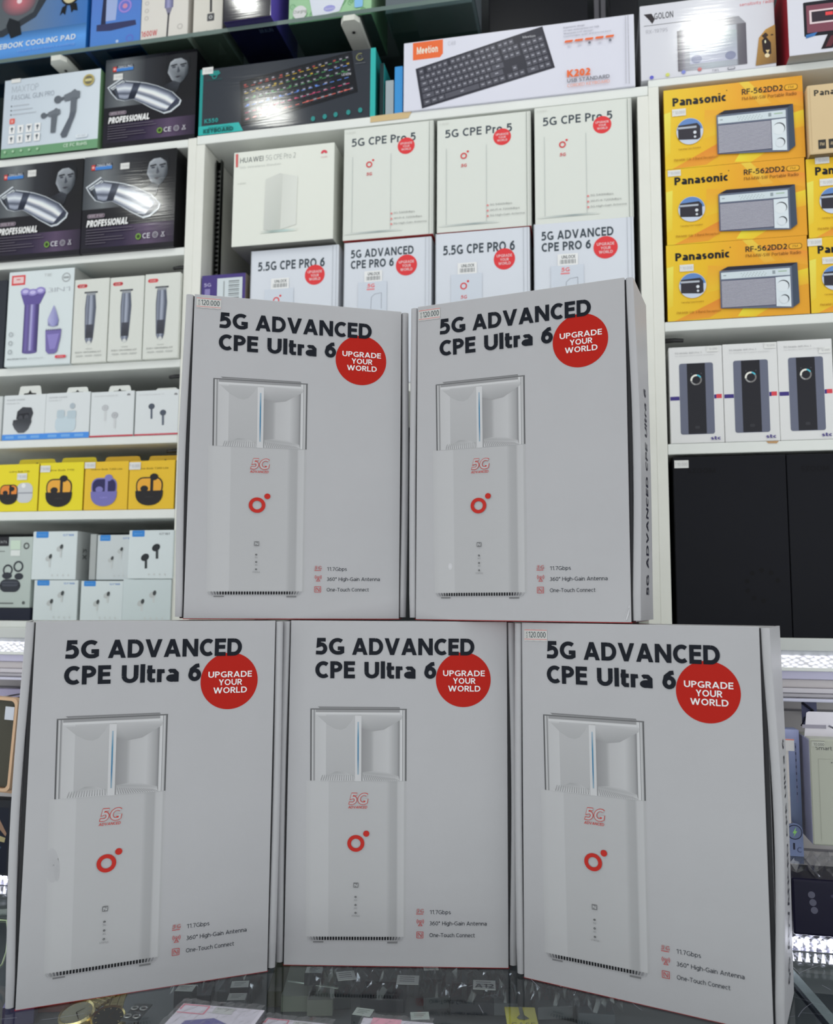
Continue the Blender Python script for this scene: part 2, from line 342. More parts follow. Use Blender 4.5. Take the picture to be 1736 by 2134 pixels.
class Art:
    """printed picture on the front (y=0, facing -y) of a carton: x to the right 0..1, y down 0..1"""
    def __init__(s, w, h, H=None, step=0.00012, y0=0.0):
        s.w, s.h, s.m, s.z, s.H, s.step, s.y0, s.k = w, h, MB(), 1, H, step, y0, 0
    def T(s, x, y):
        if s.H is not None:
            q = s.H @ np.array([x, y, 1.0]); x, y = q[0]/q[2], q[1]/q[2]
        return ((x-0.5)*s.w, s.y0-s.z*s.step-s.k*1.5e-6, (1-y)*s.h)
    def up(s): s.z += 1; return s
    def p(s, pts, col):
        s.k += 1
        P = [s.T(*q) for q in pts]; ar = sum(P[i-1][0]*P[i][2]-P[i][0]*P[i-1][2] for i in range(len(P)))
        if ar < 0:
            P = P[::-1]
            if isinstance(col, list): col = col[::-1]
        s.m.face(P, col)
    def r(s, x0, y0, x1, y1, col, c2=None):
        s.p([(x0, y1), (x1, y1), (x1, y0), (x0, y0)], [c2, c2, col, col] if c2 else col)
    def grad(s, x0, y0, x1, y1, stops, hor=True, skew=0.0):
        for (t0, c0), (t1, c1) in zip(stops[:-1], stops[1:]):
            if hor:
                a, b = x0+(x1-x0)*t0, x0+(x1-x0)*t1
                s.p([(a+skew, y1), (b+skew, y1), (b, y0), (a, y0)], [c0, c1, c1, c0])
            else:
                a, b = y0+(y1-y0)*t0, y0+(y1-y0)*t1
                s.p([(x0, b), (x1, b), (x1, a), (x0, a)], [c1, c1, c0, c0])
    def asp(s): return (s.w/s.h) if s.H is None else 1.0
    def e(s, cx, cy, rx, col, ry=None, n=28, a0=0, a1=360, cc=None, rot=0.0):
        ry = rx if ry is None else ry; k = s.asp(); P = []; N = n if a1-a0 >= 360 else n+1
        for i in range(N):
            a = math.radians(a0+(a1-a0)*i/n); X, Y = rx*math.cos(a), ry*math.sin(a)
            P.append((cx+X*math.cos(rot)-Y*math.sin(rot), cy-(X*math.sin(rot)+Y*math.cos(rot))*k))
        if cc is None: s.p(P, col)
        else:
            for i in range(len(P) if a1-a0 >= 360 else len(P)-1): s.p([(cx, cy), P[i], P[(i+1) % len(P)]], [cc, col, col])
    def ring(s, cx, cy, ro, ri, col, n=32, a0=0, a1=360):
        k = s.asp()
        for i in range(n):
            a, b = math.radians(a0+(a1-a0)*i/n), math.radians(a0+(a1-a0)*(i+1)/n)
            s.p([(cx+ri*math.cos(a), cy-ri*math.sin(a)*k), (cx+ro*math.cos(a), cy-ro*math.sin(a)*k),
                 (cx+ro*math.cos(b), cy-ro*math.sin(b)*k), (cx+ri*math.cos(b), cy-ri*math.sin(b)*k)], col)
    def l(s, pts, wd, col, closed=False):
        k = s.asp(); P = list(pts)+([pts[0]] if closed else [])
        for (xa, ya), (xb, yb) in zip(P[:-1], P[1:]):
            dx, dy = xb-xa, (yb-ya)/k; L = math.hypot(dx, dy) or 1; nx, ny = -dy/L*wd/2, dx/L*wd/2*k
            s.p([(xa-nx, ya-ny), (xb-nx, yb-ny), (xb+nx, yb+ny), (xa+nx, ya+ny)], col)
    def t(s, txt, x0, y, x1, cap, col, b=0.0, sh=0.0, y1=None):
        v, fs = glyphs(txt, b)
        if len(v) == 0: return
        lo, hi = v[:, 0].min(), v[:, 0].max(); c0, c1 = caph(b); y1 = y if y1 is None else y1
        k = s.asp()
        for fc in fs:
            s.k += 1; pts = []
            for gx, gy in v[fc]:
                f = (gx-lo)/(hi-lo); g = (gy-c0)/(c1-c0)
                pts.append(s.T(x0+(x1-x0)*f+g*cap/k*sh, y+(y1-y)*f-g*cap))
            s.m.face(pts, col)
    def rr(s, x0, y0, x1, y1, rad, col, n=5):
        k = s.asp(); P = []
        for cx, cy, a in ((x1-rad, y0+rad*k, 0), (x0+rad, y0+rad*k, 90), (x0+rad, y1-rad*k, 180), (x1-rad, y1-rad*k, 270)):
            for i in range(n+1):
                q = math.radians(a+90*i/n); P.append((cx+rad*math.cos(q), cy-rad*math.sin(q)*k))
        s.p(P, col)
    def build(s, name, m, parent, label=None): return s.m.build(name, m, parent, label)
def homog(src, dst=((0, 0), (1, 0), (1, 1), (0, 1))):
    A = []
    for (x, y), (X, Y) in zip(src, dst):
        A.append([x, y, 1, 0, 0, 0, -X*x, -X*y, -X]); A.append([0, 0, 0, x, y, 1, -Y*x, -Y*y, -Y])
    return np.linalg.svd(np.array(A))[2][-1].reshape(3, 3)
# ------------------------------------------------------------------ the five large router cartons
PW, PH, PE, PD = 0.2505, 0.380, 0.0084, 0.098      # panel width, height, side flap width, depth
INK = F(22, 25, 32); RED = F(156, 28, 20); REDL = F(176, 60, 54)
B2 = [(607.7, 1295.5), (1052, 1296), (1058.4, 2021), (594, 2016)]
Hm = homog(B2)
def A2(step=0.00010): return Art(PW, PH, Hm, step)
cb = empty('router_carton', (0, 0, 0))
WHT = (0.472, 0.470, 0.490)  # carton white lowered so the colour carries the backlit shade of the fronts
m = MB(); x0, x1 = -PW/2-PE+0.0012, PW/2+PE-0.0012
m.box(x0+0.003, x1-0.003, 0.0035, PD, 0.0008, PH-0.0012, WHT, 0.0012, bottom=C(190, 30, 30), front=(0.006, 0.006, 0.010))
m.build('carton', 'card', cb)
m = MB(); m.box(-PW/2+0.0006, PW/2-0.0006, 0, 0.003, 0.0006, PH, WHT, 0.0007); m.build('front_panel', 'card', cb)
m = MB(); m.box(-PW/2, PW/2, 0.0012, 0.004, 0.0, 0.0006, C(190, 30, 30)); m.build('bottom_lining', 'card', cb, 'red printed bottom edge')
def flap(side, bow):
    m = MB(); N = 14
    prof = []   # cross-section (x outward from the gap, y) of the rolled flap
    r = PE/2
    for i in range(7):
        a = math.pi+math.pi*i/6*0.5; prof.append((r+r*math.cos(a), r*0.8+r*0.8*math.sin(a)))
    for i in range(1, 7):
        a = math.pi*1.5+math.pi*0.5*i/6; prof.append((PE-r+r*math.cos(a), r*0.8+r*0.8*math.sin(a)))
    prof = prof+[(PE, PD), (PE-0.003, PD), (PE-0.003, 0.006), (0.0004, 0.006)]
    rings = []
    for k in range(N+1):
        t = k/N; z = 0.0025+(PH-0.0035)*t; o = 0.0005+bow*math.sin(math.pi*min(1, t*1.02))**1.3
        e = 0.0018*max(0, (0.02-t)/0.02) if side else 0
        rings.append([(side*(PW/2+o*(1 if y < 0.03 else 0.3)+x*(1-0.0)), y+e, z) for x, y in prof])
    n = len(prof); vs = [p for rg in rings for p in rg]; fs = []
    for k in range(N):
        for i in range(n):
            j = (i+1) % n; f = (k*n+i, k*n+j, (k+1)*n+j, (k+1)*n+i); fs.append(f if side > 0 else f[::-1])
    fs += [tuple(range(n))[::-1] if side > 0 else tuple(range(n)), tuple(N*n+i for i in range(n)) if side > 0 else tuple(N*n+i for i in range(n))[::-1]]
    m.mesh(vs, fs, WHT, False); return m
# title
a = A2(); a.z = 4
a.t('5G', 660, 1366.5, 718, 35, INK, 0.056); a.t('ADVANCED', 734, 1366.5, 984.5, 35, INK, 0.056)
a.t('CPE', 659, 1415.5, 740, 35.5, INK, 0.056); a.t('Ultra', 759.5, 1415.5, 864, 34.5, INK, 0.056); a.t('6', 882, 1415.5, 906.5, 35.5, INK, 0.056)
a.build('title_lettering', 'ink', cb, 'black printed title over the red badge')
a = A2(); a.z = 2; a.e(962, 1417.2, 56.2, RED, 57.2, 64); a.up()
WT = F(205, 203, 204)
a.t('UPGRADE', 920.5, 1409.8, 1006, 12, WT, 0.03); a.t('YOUR', 941, 1425.6, 987, 12, WT, 0.03); a.t('WORLD', 931, 1441.6, 997, 12, WT, 0.03)
a.build('round_badge', 'ink', cb, 'red round badge with white lettering')
# printed picture of the router
a = A2(); g = lambda v: F(v+1, v+1, v+3)
a.grad(640.6, 1629, 846, 1956, [(0, g(158)), (.06, g(162)), (.22, g(163)), (.23, g(156)), (.5, g(156)), (.8, g(157)), (.84, g(146)), (.90, g(143)), (.92, g(160)), (.97, g(163)), (.985, g(150)), (1, g(156))])
a.grad(649, 1479, 846.5, 1630, [(0, g(152)), (.06, g(160)), (.48, g(158)), (.52, g(150)), (1, g(150))])
a.up()
a.p([(664, 1474.5), (831, 1475), (833, 1478), (668, 1477.5)], g(110)); a.p([(666, 1477.5), (831, 1478), (829, 1483), (670, 1483)], g(140))
a.r(649, 1478.5, 846.5, 1481, g(92)); a.r(655, 1481, 842, 1486, g(128)); a.r(660, 1486.5, 838, 1491, g(176))
a.grad(649, 1481, 660, 1629, [(0, g(82)), (.2, g(78)), (.3, g(150)), (.55, g(170)), (.6, g(118)), (.8, g(130)), (1, g(168))])
a.grad(832, 1481, 846, 1629, [(0, g(168)), (.35, g(176)), (.4, g(120)), (.55, g(165)), (.75, g(150)), (.85, g(80)), (1, g(80))])
a.grad(660, 1491, 681, 1629, [(0, g(163)), (.98, g(166)), (1, g(172))]); a.grad(681, 1491, 741, 1629, [(0, g(157)), (1, g(151))], False)
a.p([(664, 1494), (738, 1494), (733, 1505), (722, 1519), (712, 1523), (700, 1521), (684, 1512)], [g(154)]*2+[g(148)]*5)
a.grad(753.5, 1491, 832, 1629, [(0, g(126)), (.25, g(138)), (.34, g(158)), (.7, g(164)), (.93, g(138)), (1, g(112))])
a.up()
a.p([(753.5, 1491), (838, 1491), (836, 1500), (800, 1522), (775, 1526), (753.5, 1519)], [g(160), g(166), g(150), g(138), g(136), g(132)])
a.r(740.6, 1493, 753.5, 1630, g(176), g(172)); 
a.p([(756, 1629), (756, 1611), (790, 1607), (830, 1619), (832, 1629)], [g(168), g(140), g(165), g(150), g(172)])
a.p([(664, 1629), (700, 1610), (718, 1609), (738, 1620), (740, 1629)], [g(170), g(138), g(152), g(166), g(172)])
a.up()
for i in range(17):
    x = 760+i*4.4; a.p([(x, 1628.5), (x+2, 1628.5), (x-1.5-i*.5, 1616+i*.45), (x-2.6-i*.5, 1616+i*.45)], g(128))
for i in range(15):
    x = 670+i*4.7; a.p([(x, 1628.5), (x+2, 1628.5), (x+5-i*.3, 1617), (x+4-i*.3, 1617)], g(132))
a.grad(745.6, 1506, 748.4, 1616, [(0, F(140, 155, 168)), (.3, F(70, 118, 146)), (.7, F(72, 112, 142)), (1, F(130, 148, 160))], False)
for k, (d0, d1) in enumerate([(7, 4.5), (14, 12)]):
    pass
a.up()
NS = 35
for i in range(NS):
    t = i/(NS-1); x = 647+t*190; e = abs(t-.5)*2; v = 26 if e < .72 else 26+(e-.72)/.28*118
    dx = (t-.5)*2; dx = 4.5*max(0, abs(dx)-.75)/.25*(1 if dx > 0 else -1)
    a.p([(x-1.7-dx*.4, 1961.6), (x+1.7-dx*.4, 1961.6), (x+1.7+dx*.5, 1954.6), (x-1.7+dx*.5, 1954.6)], F(int(v), int(v), int(v)+3))
a.l([(650, 1963.2), (834, 1963.8)], 1.0, g(148))
a.r(655.8, 1963.8, 676.8, 1967, g(104)); a.r(807.7, 1964.5, 828.7, 1968.2, g(104))
# logos on the printed router
for dx, dy in ((0, 0),):
    a.z += 1
    x, y = 727, 1678.5
    a.t('5', 727.5, 1678.8, 743.6, 25.0, REDL, 0.066, 0.18); a.t('G', 744.2, 1678.8, 766.0, 25.0, REDL, 0.066, 0.18); a.up(); a.t('5', 728.95, 1677.6, 742.65, 22.6, g(158), 0.028, 0.18); a.t('G', 745.65, 1677.6, 765.05, 22.6, g(158), 0.028, 0.18)
a.t('ADVANCED', 726.8, 1686.6, 765.5, 5.4, REDL, 0.02, 0.2)
a.ring(742.9, 1759.4, 17.4, 9.8, F(166, 42, 36), 48); a.e(764.2, 1739, 6.4, F(166, 42, 36), n=24)
a.r(738.4, 1841.5, 748, 1851.5, g(100)); a.up()
a.l([(740.3, 1850), (740.3, 1843.6), (744, 1849.5)], 1.1, g(165)); a.l([(746.2, 1843), (746.2, 1849.6), (742.4, 1843.8)], 1.1, g(165))
for y, s, x0, x1 in ((1871.3, '5G', 740, 745.6), (1888, '4G', 740, 745.6), (1904.5, 'STATUS', 735, 751)):
    a.e(742.7, y, 2.0, g(60), n=14); a.t(s, x0, y+8.2, x1, 3.4, g(122))
a.up()
for y in (1871.3, 1888, 1904.5): a.e(742.7, y, 0.9, g(150), n=10)
a.build('router_picture', 'ink', cb, 'grey printed picture of a tower router')
a = A2(); a.z = 2
DK = F(38, 42, 50)
a.t('11.7Gbps', 894.5, 1907, 938, 8.4, DK, 0.0); a.t('360\u00b0 High-Gain Antenna', 894.5, 1930.3, 1011.8, 8.3, DK, 0.0); a.t('One-Touch Connect', 894.5, 1954.8, 987.4, 8.3, DK, 0.0)
a.t('5G', 867.3, 1904, 882.2, 8.0, F(160, 60, 60), 0.05, 0.12); a.up(); a.t('5G', 868.3, 1903.3, 881.2, 6.8, g(162), -0.015, 0.12); a.z -= 1
a.r(867, 1905.8, 881.5, 1907, F(170, 60, 60))
RD = F(165, 62, 62)
for r in (4.2, 7.0):
    for s0 in (-42, 138): a.ring(875.5, 1921.8, r+.5, r-.5, RD, 8, s0, s0+84)
a.ring(875.5, 1921.8, 2.2, 1.3, RD, 12); a.l([(875.2, 1924), (872, 1931)], 1, RD); a.l([(875.8, 1924), (879, 1931)], 1, RD); a.l([(871, 1931), (880, 1931)], 1, RD); a.l([(873.5, 1928), (877.5, 1928)], .9, RD)
a.l([(868.3, 1943.6), (881.3, 1943.6), (881.3, 1956.4), (868.3, 1956.4)], 1.1, RD, True)
a.l([(872.2, 1953.8), (871.2, 1952.8), (871.2, 1946.4), (872, 1946), (876.6, 1953.2)], 1.0, RD); a.l([(877.4, 1946.2), (878.6, 1947), (878.6, 1953.4), (877.6, 1954), (873.2, 1947)], 1.0, RD)
a.build('feature_list', 'ink', cb, 'small printed feature lines with red icons')
CART = {}
SPEC = [(1, -0.2752, 0.9268, 0.3807, 0, 'lower left white router carton, turned right, faint oval scuff low on its left side', 0.0045, 0.001),
        (2, -0.0198, 0.9871, -0.0190, 0, 'lower middle white router carton standing square to the front between its two neighbours', 0.0015, 0.003),
        (3, 0.2282, 0.9017, -0.5017, 0, 'lower right white router carton with a price sticker, its right side flap bowed open', 0.001, 0.0055),
        (4, -0.1414, 0.9951, 0.2323, 1, 'upper left white router carton, price sticker in its corner, beside the creased one', 0.003, 0.0015),
        (5, 0.1141, 0.9567, -0.4086, 1, 'upper right white router carton with a crumpled lower right corner and price sticker', 0.001, 0.004)]
PN = {1: [(74, 1293), (581, 1297), (556, 2025), (29, 2108)], 3: [(1080.7, 1299.7), (1583, 1301.4), (1622, 2168), (1093, 2037)],
      4: [(404, 611), (841.4, 649.3), (830.3, 1292), (381.6, 1288)], 5: [(868.5, 641.5), (1309.4, 575.6), (1312.8, 1296.6), (864, 1289.3)]}
STK = {3: (1087.5, 1313.5, 1134.5, 1337), 4: (409.5, 619.5, 459.5, 642), 5: (872.5, 646, 916.5, 669)}
for k, X, Y, yw, lv, lab, bl, br in SPEC:
    o = cb if k == 1 else copy_tree(cb)
    o.location = (X, Y, 0.0003+lv*(PH+0.0012)); o.rotation_euler = (0, 0, yw)
    tagp(o, lab, 'box', 'large router cartons stacked on the glass counter'); CART[k] = o
for k, X, Y, yw, lv, lab, bl, br in SPEC:
    o = CART[k]
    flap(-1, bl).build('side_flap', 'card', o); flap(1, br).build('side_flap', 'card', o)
    # side lettering running up the right wall
    m = MB(); v, fs = glyphs('5G ADVANCED CPE Ultra 6', 0.03); L0, L1 = v[:, 0].min(), v[:, 0].max()
    xs = PW/2+PE+0.0006*(1 if br < .003 else 1)+br*0.3+0.0002
    for f in fs:
        P = [(0.062-v[i][1]*0.018, 0.03+(v[i][0]-L0)/(L1-L0)*0.235) for i in f]
        m.face([(PW/2+PE+0.0009+br*math.sin(math.pi*min(1, z/PH))**1.3*(1-.7*y/PD), y, z) for y, z in P], (0.03, 0.03, 0.05))
    m.build('side_lettering', 'ink', o)
    if k in STK:
        s = STK[k]; q = PN[k]; H = homog(q)
        # straight sticker rectangle from its corners
        if k == 3: c4 = [(1087.5, 1313), (1134.8, 1313.6), (1135, 1337.6), (1088, 1336.6)]
        if k == 4: c4 = [(409, 618), (461, 622.5), (460, 643.5), (408.5, 640)]
        if k == 5: c4 = [(872, 648.5), (917, 643), (917.6, 665.5), (872.6, 671)]
        P = [H @ np.array([x, y, 1.0]) for x, y in c4]; P = [(p[0]/p[2], p[1]/p[2]) for p in P]
        u0 = (P[0][0]+P[3][0])/2; u1 = (P[1][0]+P[2][0])/2; v0 = (P[0][1]+P[1][1])/2; v1 = (P[2][1]+P[3][1])/2
        st = empty('tmp', (0, 0, 0)); bpy.data.objects.remove(st)
        a = Art(PW, PH, None, 0.00010); a.z = 5
        X_ = lambda t: u0+(u1-u0)*t
        Y_ = lambda t: v0+(v1-v0)*t
        n = 7; top = [(X_(i/n), Y_(0+(0.03 if i % 2 else 0))) for i in range(n+1)]; bot = [(X_(1-i/n), Y_(1+(0.04 if i % 2 else 0))) for i in range(n+1)]
        a.p([(x, y) for x, y in top]+bot, F(172, 172, 170)); a.up()
        a.r(X_(0.01), Y_(0.05), X_(0.99), Y_(0.11), F(185, 110, 110)); a.r(X_(0.01), Y_(0.86), X_(0.99), Y_(0.91), F(185, 110, 110))
        cap = (v1-v0)
        a.t('K', X_(.09), Y_(.47), X_(.155), cap*.24, F(45, 62, 66)); a.t('D', X_(.09), Y_(.78), X_(.155), cap*.24, F(45, 62, 66))
        a.t('120.000', X_(.19), Y_(.73), X_(.94), cap*.50, F(45, 62, 66), 0.004)
        a.build('price_sticker', 'satin', o, 'white price sticker with red rules')
# scuffs that belong to single cartons
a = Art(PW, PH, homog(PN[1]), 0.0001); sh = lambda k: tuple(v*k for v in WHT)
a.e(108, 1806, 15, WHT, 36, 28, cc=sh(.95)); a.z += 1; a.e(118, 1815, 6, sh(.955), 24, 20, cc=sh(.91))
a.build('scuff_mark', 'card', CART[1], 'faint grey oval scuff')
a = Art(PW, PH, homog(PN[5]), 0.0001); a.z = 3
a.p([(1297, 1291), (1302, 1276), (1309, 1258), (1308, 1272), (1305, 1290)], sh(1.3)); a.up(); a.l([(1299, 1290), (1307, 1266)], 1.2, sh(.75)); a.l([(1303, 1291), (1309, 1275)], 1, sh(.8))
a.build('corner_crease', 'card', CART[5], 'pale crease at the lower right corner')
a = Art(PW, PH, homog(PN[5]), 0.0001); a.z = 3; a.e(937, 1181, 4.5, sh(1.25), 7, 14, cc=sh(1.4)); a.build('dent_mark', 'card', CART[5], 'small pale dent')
# ------------------------------------------------------------------ room
def struct(m, name, mt, rz=WYAW):
    o = m.build(name, mt); o.rotation_euler = (0, 0, rz); o['kind'] = 'structure'; return o
WHITE = (0.84, 0.86, 0.83); WARM = (0.84, 0.84, 0.78)
m = MB(); m.box(-3.2, 2.4, DS+0.33, DS+0.40, -0.95, 2.0, (0.05, 0.055, 0.06)); struct(m, 'wall_back', 'dark')
m = MB(); m.box(-3.2, 2.4, -3.0, DS+0.40, 2.0, 2.06, (0.75, 0.76, 0.76)); struct(m, 'ceiling', 'paint')
m = MB(); m.box(-3.2, 2.4, -3.0, DS+0.40, -1.01, -0.95, (0.45, 0.44, 0.42)); struct(m, 'floor', 'paint')
# ------------------------------------------------------------------ shelving units
um = lambda pts, D=DS: sum(W(x, y, D)[0] for x, y in pts)/len(pts)
UA0 = um([(389.5, 313), (382, 556), (374.4, 780), (366, 1060), (358, 1290)])
UA2 = um([(427, 308), (418, 571)]); UA1 = (UA0+UA2)/2
UB0 = um([(1328.5, 192), (1335, 565)]); UB2 = um([(1373.3, 184.5), (1386, 730), (1391, 930), (1400, 1297)])
UB1 = um([(1353, 169), (1358, 565), (1368, 900), (1376, 1297)])
L1 = wz([(5, 334), (203, 308), (403, 290)]); L2 = wz([(0, 547), (378, 515)]); L3 = wz([(5, 766), (375, 750)])
L4 = wz([(0, 919.4), (370, 904.4)]); L5 = wz([(0, 1065.7), (363, 1061.6)])
M0 = wz([(413, 287), (835, 238), (1340, 173)]); R0 = wz([(1353, 171), (1618, 133)])
R1 = wz([(1386.7, 670), (1736, 652)]); R2 = wz([(1394, 923.5), (1736, 917)])
DECK = wz([(1700, 1331), (20, 1307)]); LIP = wz([(1680, 1331), (20, 1307)], DL)
TB = 0.0145
def unit(name, u0, u1, label, boards, panels, back=True, strip=None, pegs=()):
    """open shelving unit: origin at its lower left front corner"""
    e = empty(name, wpt(u0, DS, DECK), WYAW, label, 'shelving')
    for a, b, z1 in panels:
        m = MB(); m.box(a-u0, b-u0, 0, 0.29, 0, z1-DECK, WARM, 0.0008); m.build('side_panel', 'paint', e)
    for a, b, z, t in boards:
        m = MB(); m.box(a-u0+0.0003, b-u0-0.0003, 0.0004, 0.288, z-t-DECK, z-DECK, WHITE, 0.0012); m.build('shelf_board', 'paint', e)
    m = MB(); m.box(0.001, u1-u0-0.001, 0.291, 0.30, 0, 1.55-DECK, (0.035, 0.038, 0.042)); m.build('back_panel', 'dark', e)
    for u, z, s in pegs:
        m = MB(); m.tube([(u-u0, 0.02, z-DECK), (u-u0+s*0.018, 0.02, z-DECK+0.0005), (u-u0+s*0.030, 0.02, z-DECK-0.0005)], [0.004, 0.0035, 0.003], (0.02, 0.02, 0.022), 10)
        m.build('shelf_peg', 'plastic', e, 'black shelf support peg')
    if strip:
        m = MB()
        for du in (0, 0.009): m.box(strip+du-u0, strip+du+0.0012-u0, 0.04, 0.05, 0.10, M0-TB-0.012-DECK, (0.06, 0.065, 0.06))
        m.box(strip-u0, strip+0.010-u0, 0.0495, 0.051, 0.10, M0-TB-0.012-DECK, (0.03, 0.03, 0.03))
        z = 0.12
        while z < M0-DECK-0.04: m.box(strip+0.0015-u0, strip+0.008-u0, 0.046, 0.0494, z, z+0.004, (0.2, 0.2, 0.2)); z += 0.009
        m.build('slotted_strip', 'metal', e, 'dark slotted metal upright')
    return e
UL, UR = -1.42, 0.78
unit('shelving_unit', UL, UA1, 'white open shelving bay at the left, full of clippers, shavers and earbud boxes',
     [(UL, UA0, L1, .0155), (UL, UA0, L2, TB), (UL, UA0, L3, TB), (UL, UA0, L4, TB), (UL, UA0, L5, .016), (UL, UA0, DECK+0.012, .012)],
     [(UA0, UA1, L1+0.001), (UL-0.015, UL, L1)], pegs=((UA0, W(378, 548)[1], -1), (UA0, W(372, 778)[1], -1), (UA0, W(366, 935)[1], -1)))
unit('shelving_unit', UA1, UB1, 'white open shelving bay in the middle holding the rows of smaller router boxes',
     [(UA1, UB1, M0, TB+.002), (UA2, UB0, W(800, 800)[1], TB), (UA2, UB0, DECK+0.012, .012)],
     [(UA1, UA2, M0-TB-.003), (UB0, UB1, M0-TB-.003)], strip=UA2+0.004)
unit('shelving_unit', UB1, UR, 'white open shelving bay at the right holding the radio boxes and black television cartons',
     [(UB1, UR, R0, .0125), (UB2, UR, R1, TB+.001), (UB2, UR, R2, TB+.002), (UB2, UR, DECK+0.0, .012)],
     [(UB1, UB2, R0-.0126), (UR, UR+0.015, R0)], pegs=((UB2, W(1390, 703)[1], 1),))
# packing tape scrap on the middle bay's top board
m = MB(); ua, ub = W(772, 252)[0], W(858, 240)[0]; m.prism([(0, -0.011), (0, 0.0), (ub-ua, 0.001), (ub-ua-0.006, -0.0105)], 0.0004, C(196, 172, 130)); o = m.build('packing_tape', 'satin')
o.location = wpt(ua, DS-0.0006, M0); o.rotation_euler = (0, 0, WYAW); tagp(o, 'strip of tan packing tape on the front edge of the middle bay top board', 'tape')
# glass top shelf on two brackets
GZ = wz([(0, 128), (450, 62), (860, 0)], DS-0.02)
g = empty('glass_shelf', wpt(UL, DS-0.02, GZ), WYAW, 'long glass shelf above the left and middle bays, held by two pale brackets', 'shelf')
GE = W(988, 0, DS-.02)[0]-UL
m = MB(); m.box(0, GE, 0, 0.30, -0.008, 0, (0.7, 0.8, 0.78), 0.001); m.build('glass_pane', 'shelf_glass', g)
m = MB(); m.box(0, GE, -0.0004, 0.0, -0.0078, -0.0002, C(96, 112, 108)); m.build('glass_edge', 'satin', g, 'green tinted polished edge')
def bracket(px, py):
    u = W(px, py, DS-.02)[0]-UL; m = MB()
    m.prism([(u-0.017, 0.008), (u-0.010, -0.002), (u+0.010, -0.002), (u+0.017, 0.008), (u+0.012, 0.29), (u-0.012, 0.29)], -0.010, C(205, 206, 198), 'z', -0.0085)
    b = m.build('bracket', 'paint', g, 'pale metal bracket under the glass')
    m = MB(); m.tube([(u, 0.03, -0.0185), (u, 0.03, -0.0200)], 0.0028, (0.05, 0.05, 0.05), 10); m.build('screw', 'metal', b)
bracket(118, 112); bracket(728, 18)
m = MB(); m.box(0, 0.022, 0, 0.02, 0, 0.5, (0.30, 0.29, 0.32)); m.box(0.009, 0.013, -0.001, 0, 0, 0.5, (0.06, 0.06, 0.07))
o = m.build('upright_rail', 'metal'); o.location = wpt(W(1238, 10, DS+.28)[0], DS+0.27, M0); o.rotation_euler = (0, 0, WYAW)
tagp(o, 'grey metal upright rail in the dark gap behind the white keyboard box', 'rail')
# ------------------------------------------------------------------ low lit display under the shelves
def px_z(y_r, y_l): return (W(1690, y_r, DL)[1]+W(20, y_l, DL)[1])/2
z_a, z_b = LIP, px_z(1358, 1328); z_c = px_z(1370, 1335); z_d = px_z(1400, 1352.5); z_e = px_z(1420, 1376)
z_f, z_g, z_h, z_i = px_z(1441, 1390), px_z(1453, 1399), px_z(1463, 1407), px_z(1470, 1412)
ce = empty('display_cabinet', wpt(UL, DL, 0.0), WYAW, 'low white display cabinet behind the stacked cartons with lit slatted back', 'cabinet')
LW = UR+0.1-UL
def part(name, y0, y1, za, zb, col, mt='paint', bev=0.001, label=None):
    m = MB(); m.box(0, LW, y0, y1, za, zb, col, bev); return m.build(name, mt, ce, label)
part('top_board', 0, 0.30, DECK-0.030, DECK-0.0125, WHITE)
part('front_rail', 0, 0.014, z_b, z_a, (0.62, 0.64, 0.62))
part('recess_strip', 0.006, 0.016, z_c, z_b, (0.45, 0.47, 0.48))
part('reflector', 0.004, 0.016, z_e, z_d, (0.62, 0.60, 0.78), 'satin')
part('moulding', 0.012, 0.024, z_f, z_e-0.0006, (0.70, 0.66, 0.66)); part('moulding', 0.004, 0.020, z_g+0.001, z_f, (0.66, 0.63, 0.68))
part('moulding', 0.010, 0.022, z_h+0.0008, z_g, (0.60, 0.58, 0.60)); part('hanging_rail', 0.000, 0.012, z_i, z_h, (0.66, 0.66, 0.80), 'satin')
part('back_panel', 0.105, 0.115, 0.0, z_i+0.02, (0.62, 0.59, 0.59)); part('top_filler', 0.012, 0.105, z_i+0.004, z_i+0.012, (0.5, 0.48, 0.5))
m = MB()
for i in range(9): z = z_i-0.02-i*0.035; m.box(0, LW, 0.104, 0.1055, z-0.003, z, (0.25, 0.24, 0.26))
m.build('slat_groove', 'dark', ce)
led = empty('led_light', wpt(UL, DL, z_d), WYAW, 'bright diamond textured led light strip along the top of the low display', 'light')
m = MB(); m.box(0, LW, 0.0, 0.012, 0.0004, z_c-z_d-0.0004, (0.9, 0.9, 1)); m.build('diffuser', 'led_diffuser', led)
LB = wz([(20, 1826), (1690, 1951)], DL)
led2 = empty('led_light', wpt(UL, DL+0.004, 0.0), WYAW, 'led light strip with faceted foil at the back edge of the glass counter', 'light')
m = MB(); m.box(0, LW, 0.008, 0.014, 0.0005, LB, (0.9, 0.9, 1)); m.build('foil_reflector', 'diamond_foil', led2)
m = MB()
n = int(LW/0.0085)
for i in range(n):
    x = 0.003+i*0.0085; m.mesh([(x-.0008, 0.0065, 0.0012), (x+.0008, 0.0065, 0.0012), (x+.0026, 0.0065, 0.0125), (x-.0026, 0.0065, 0.0125)], [(0, 1, 2, 3)], (1, 1, 1))
d = m.build('diode', 'led_light', led2); d['kind'] = 'stuff'
m = MB(); m.box(0, LW, 0.003, 0.008, 0.0004, 0.0010, (0.5, 0.5, 0.58)); m.build('light_channel', 'metal', led2)
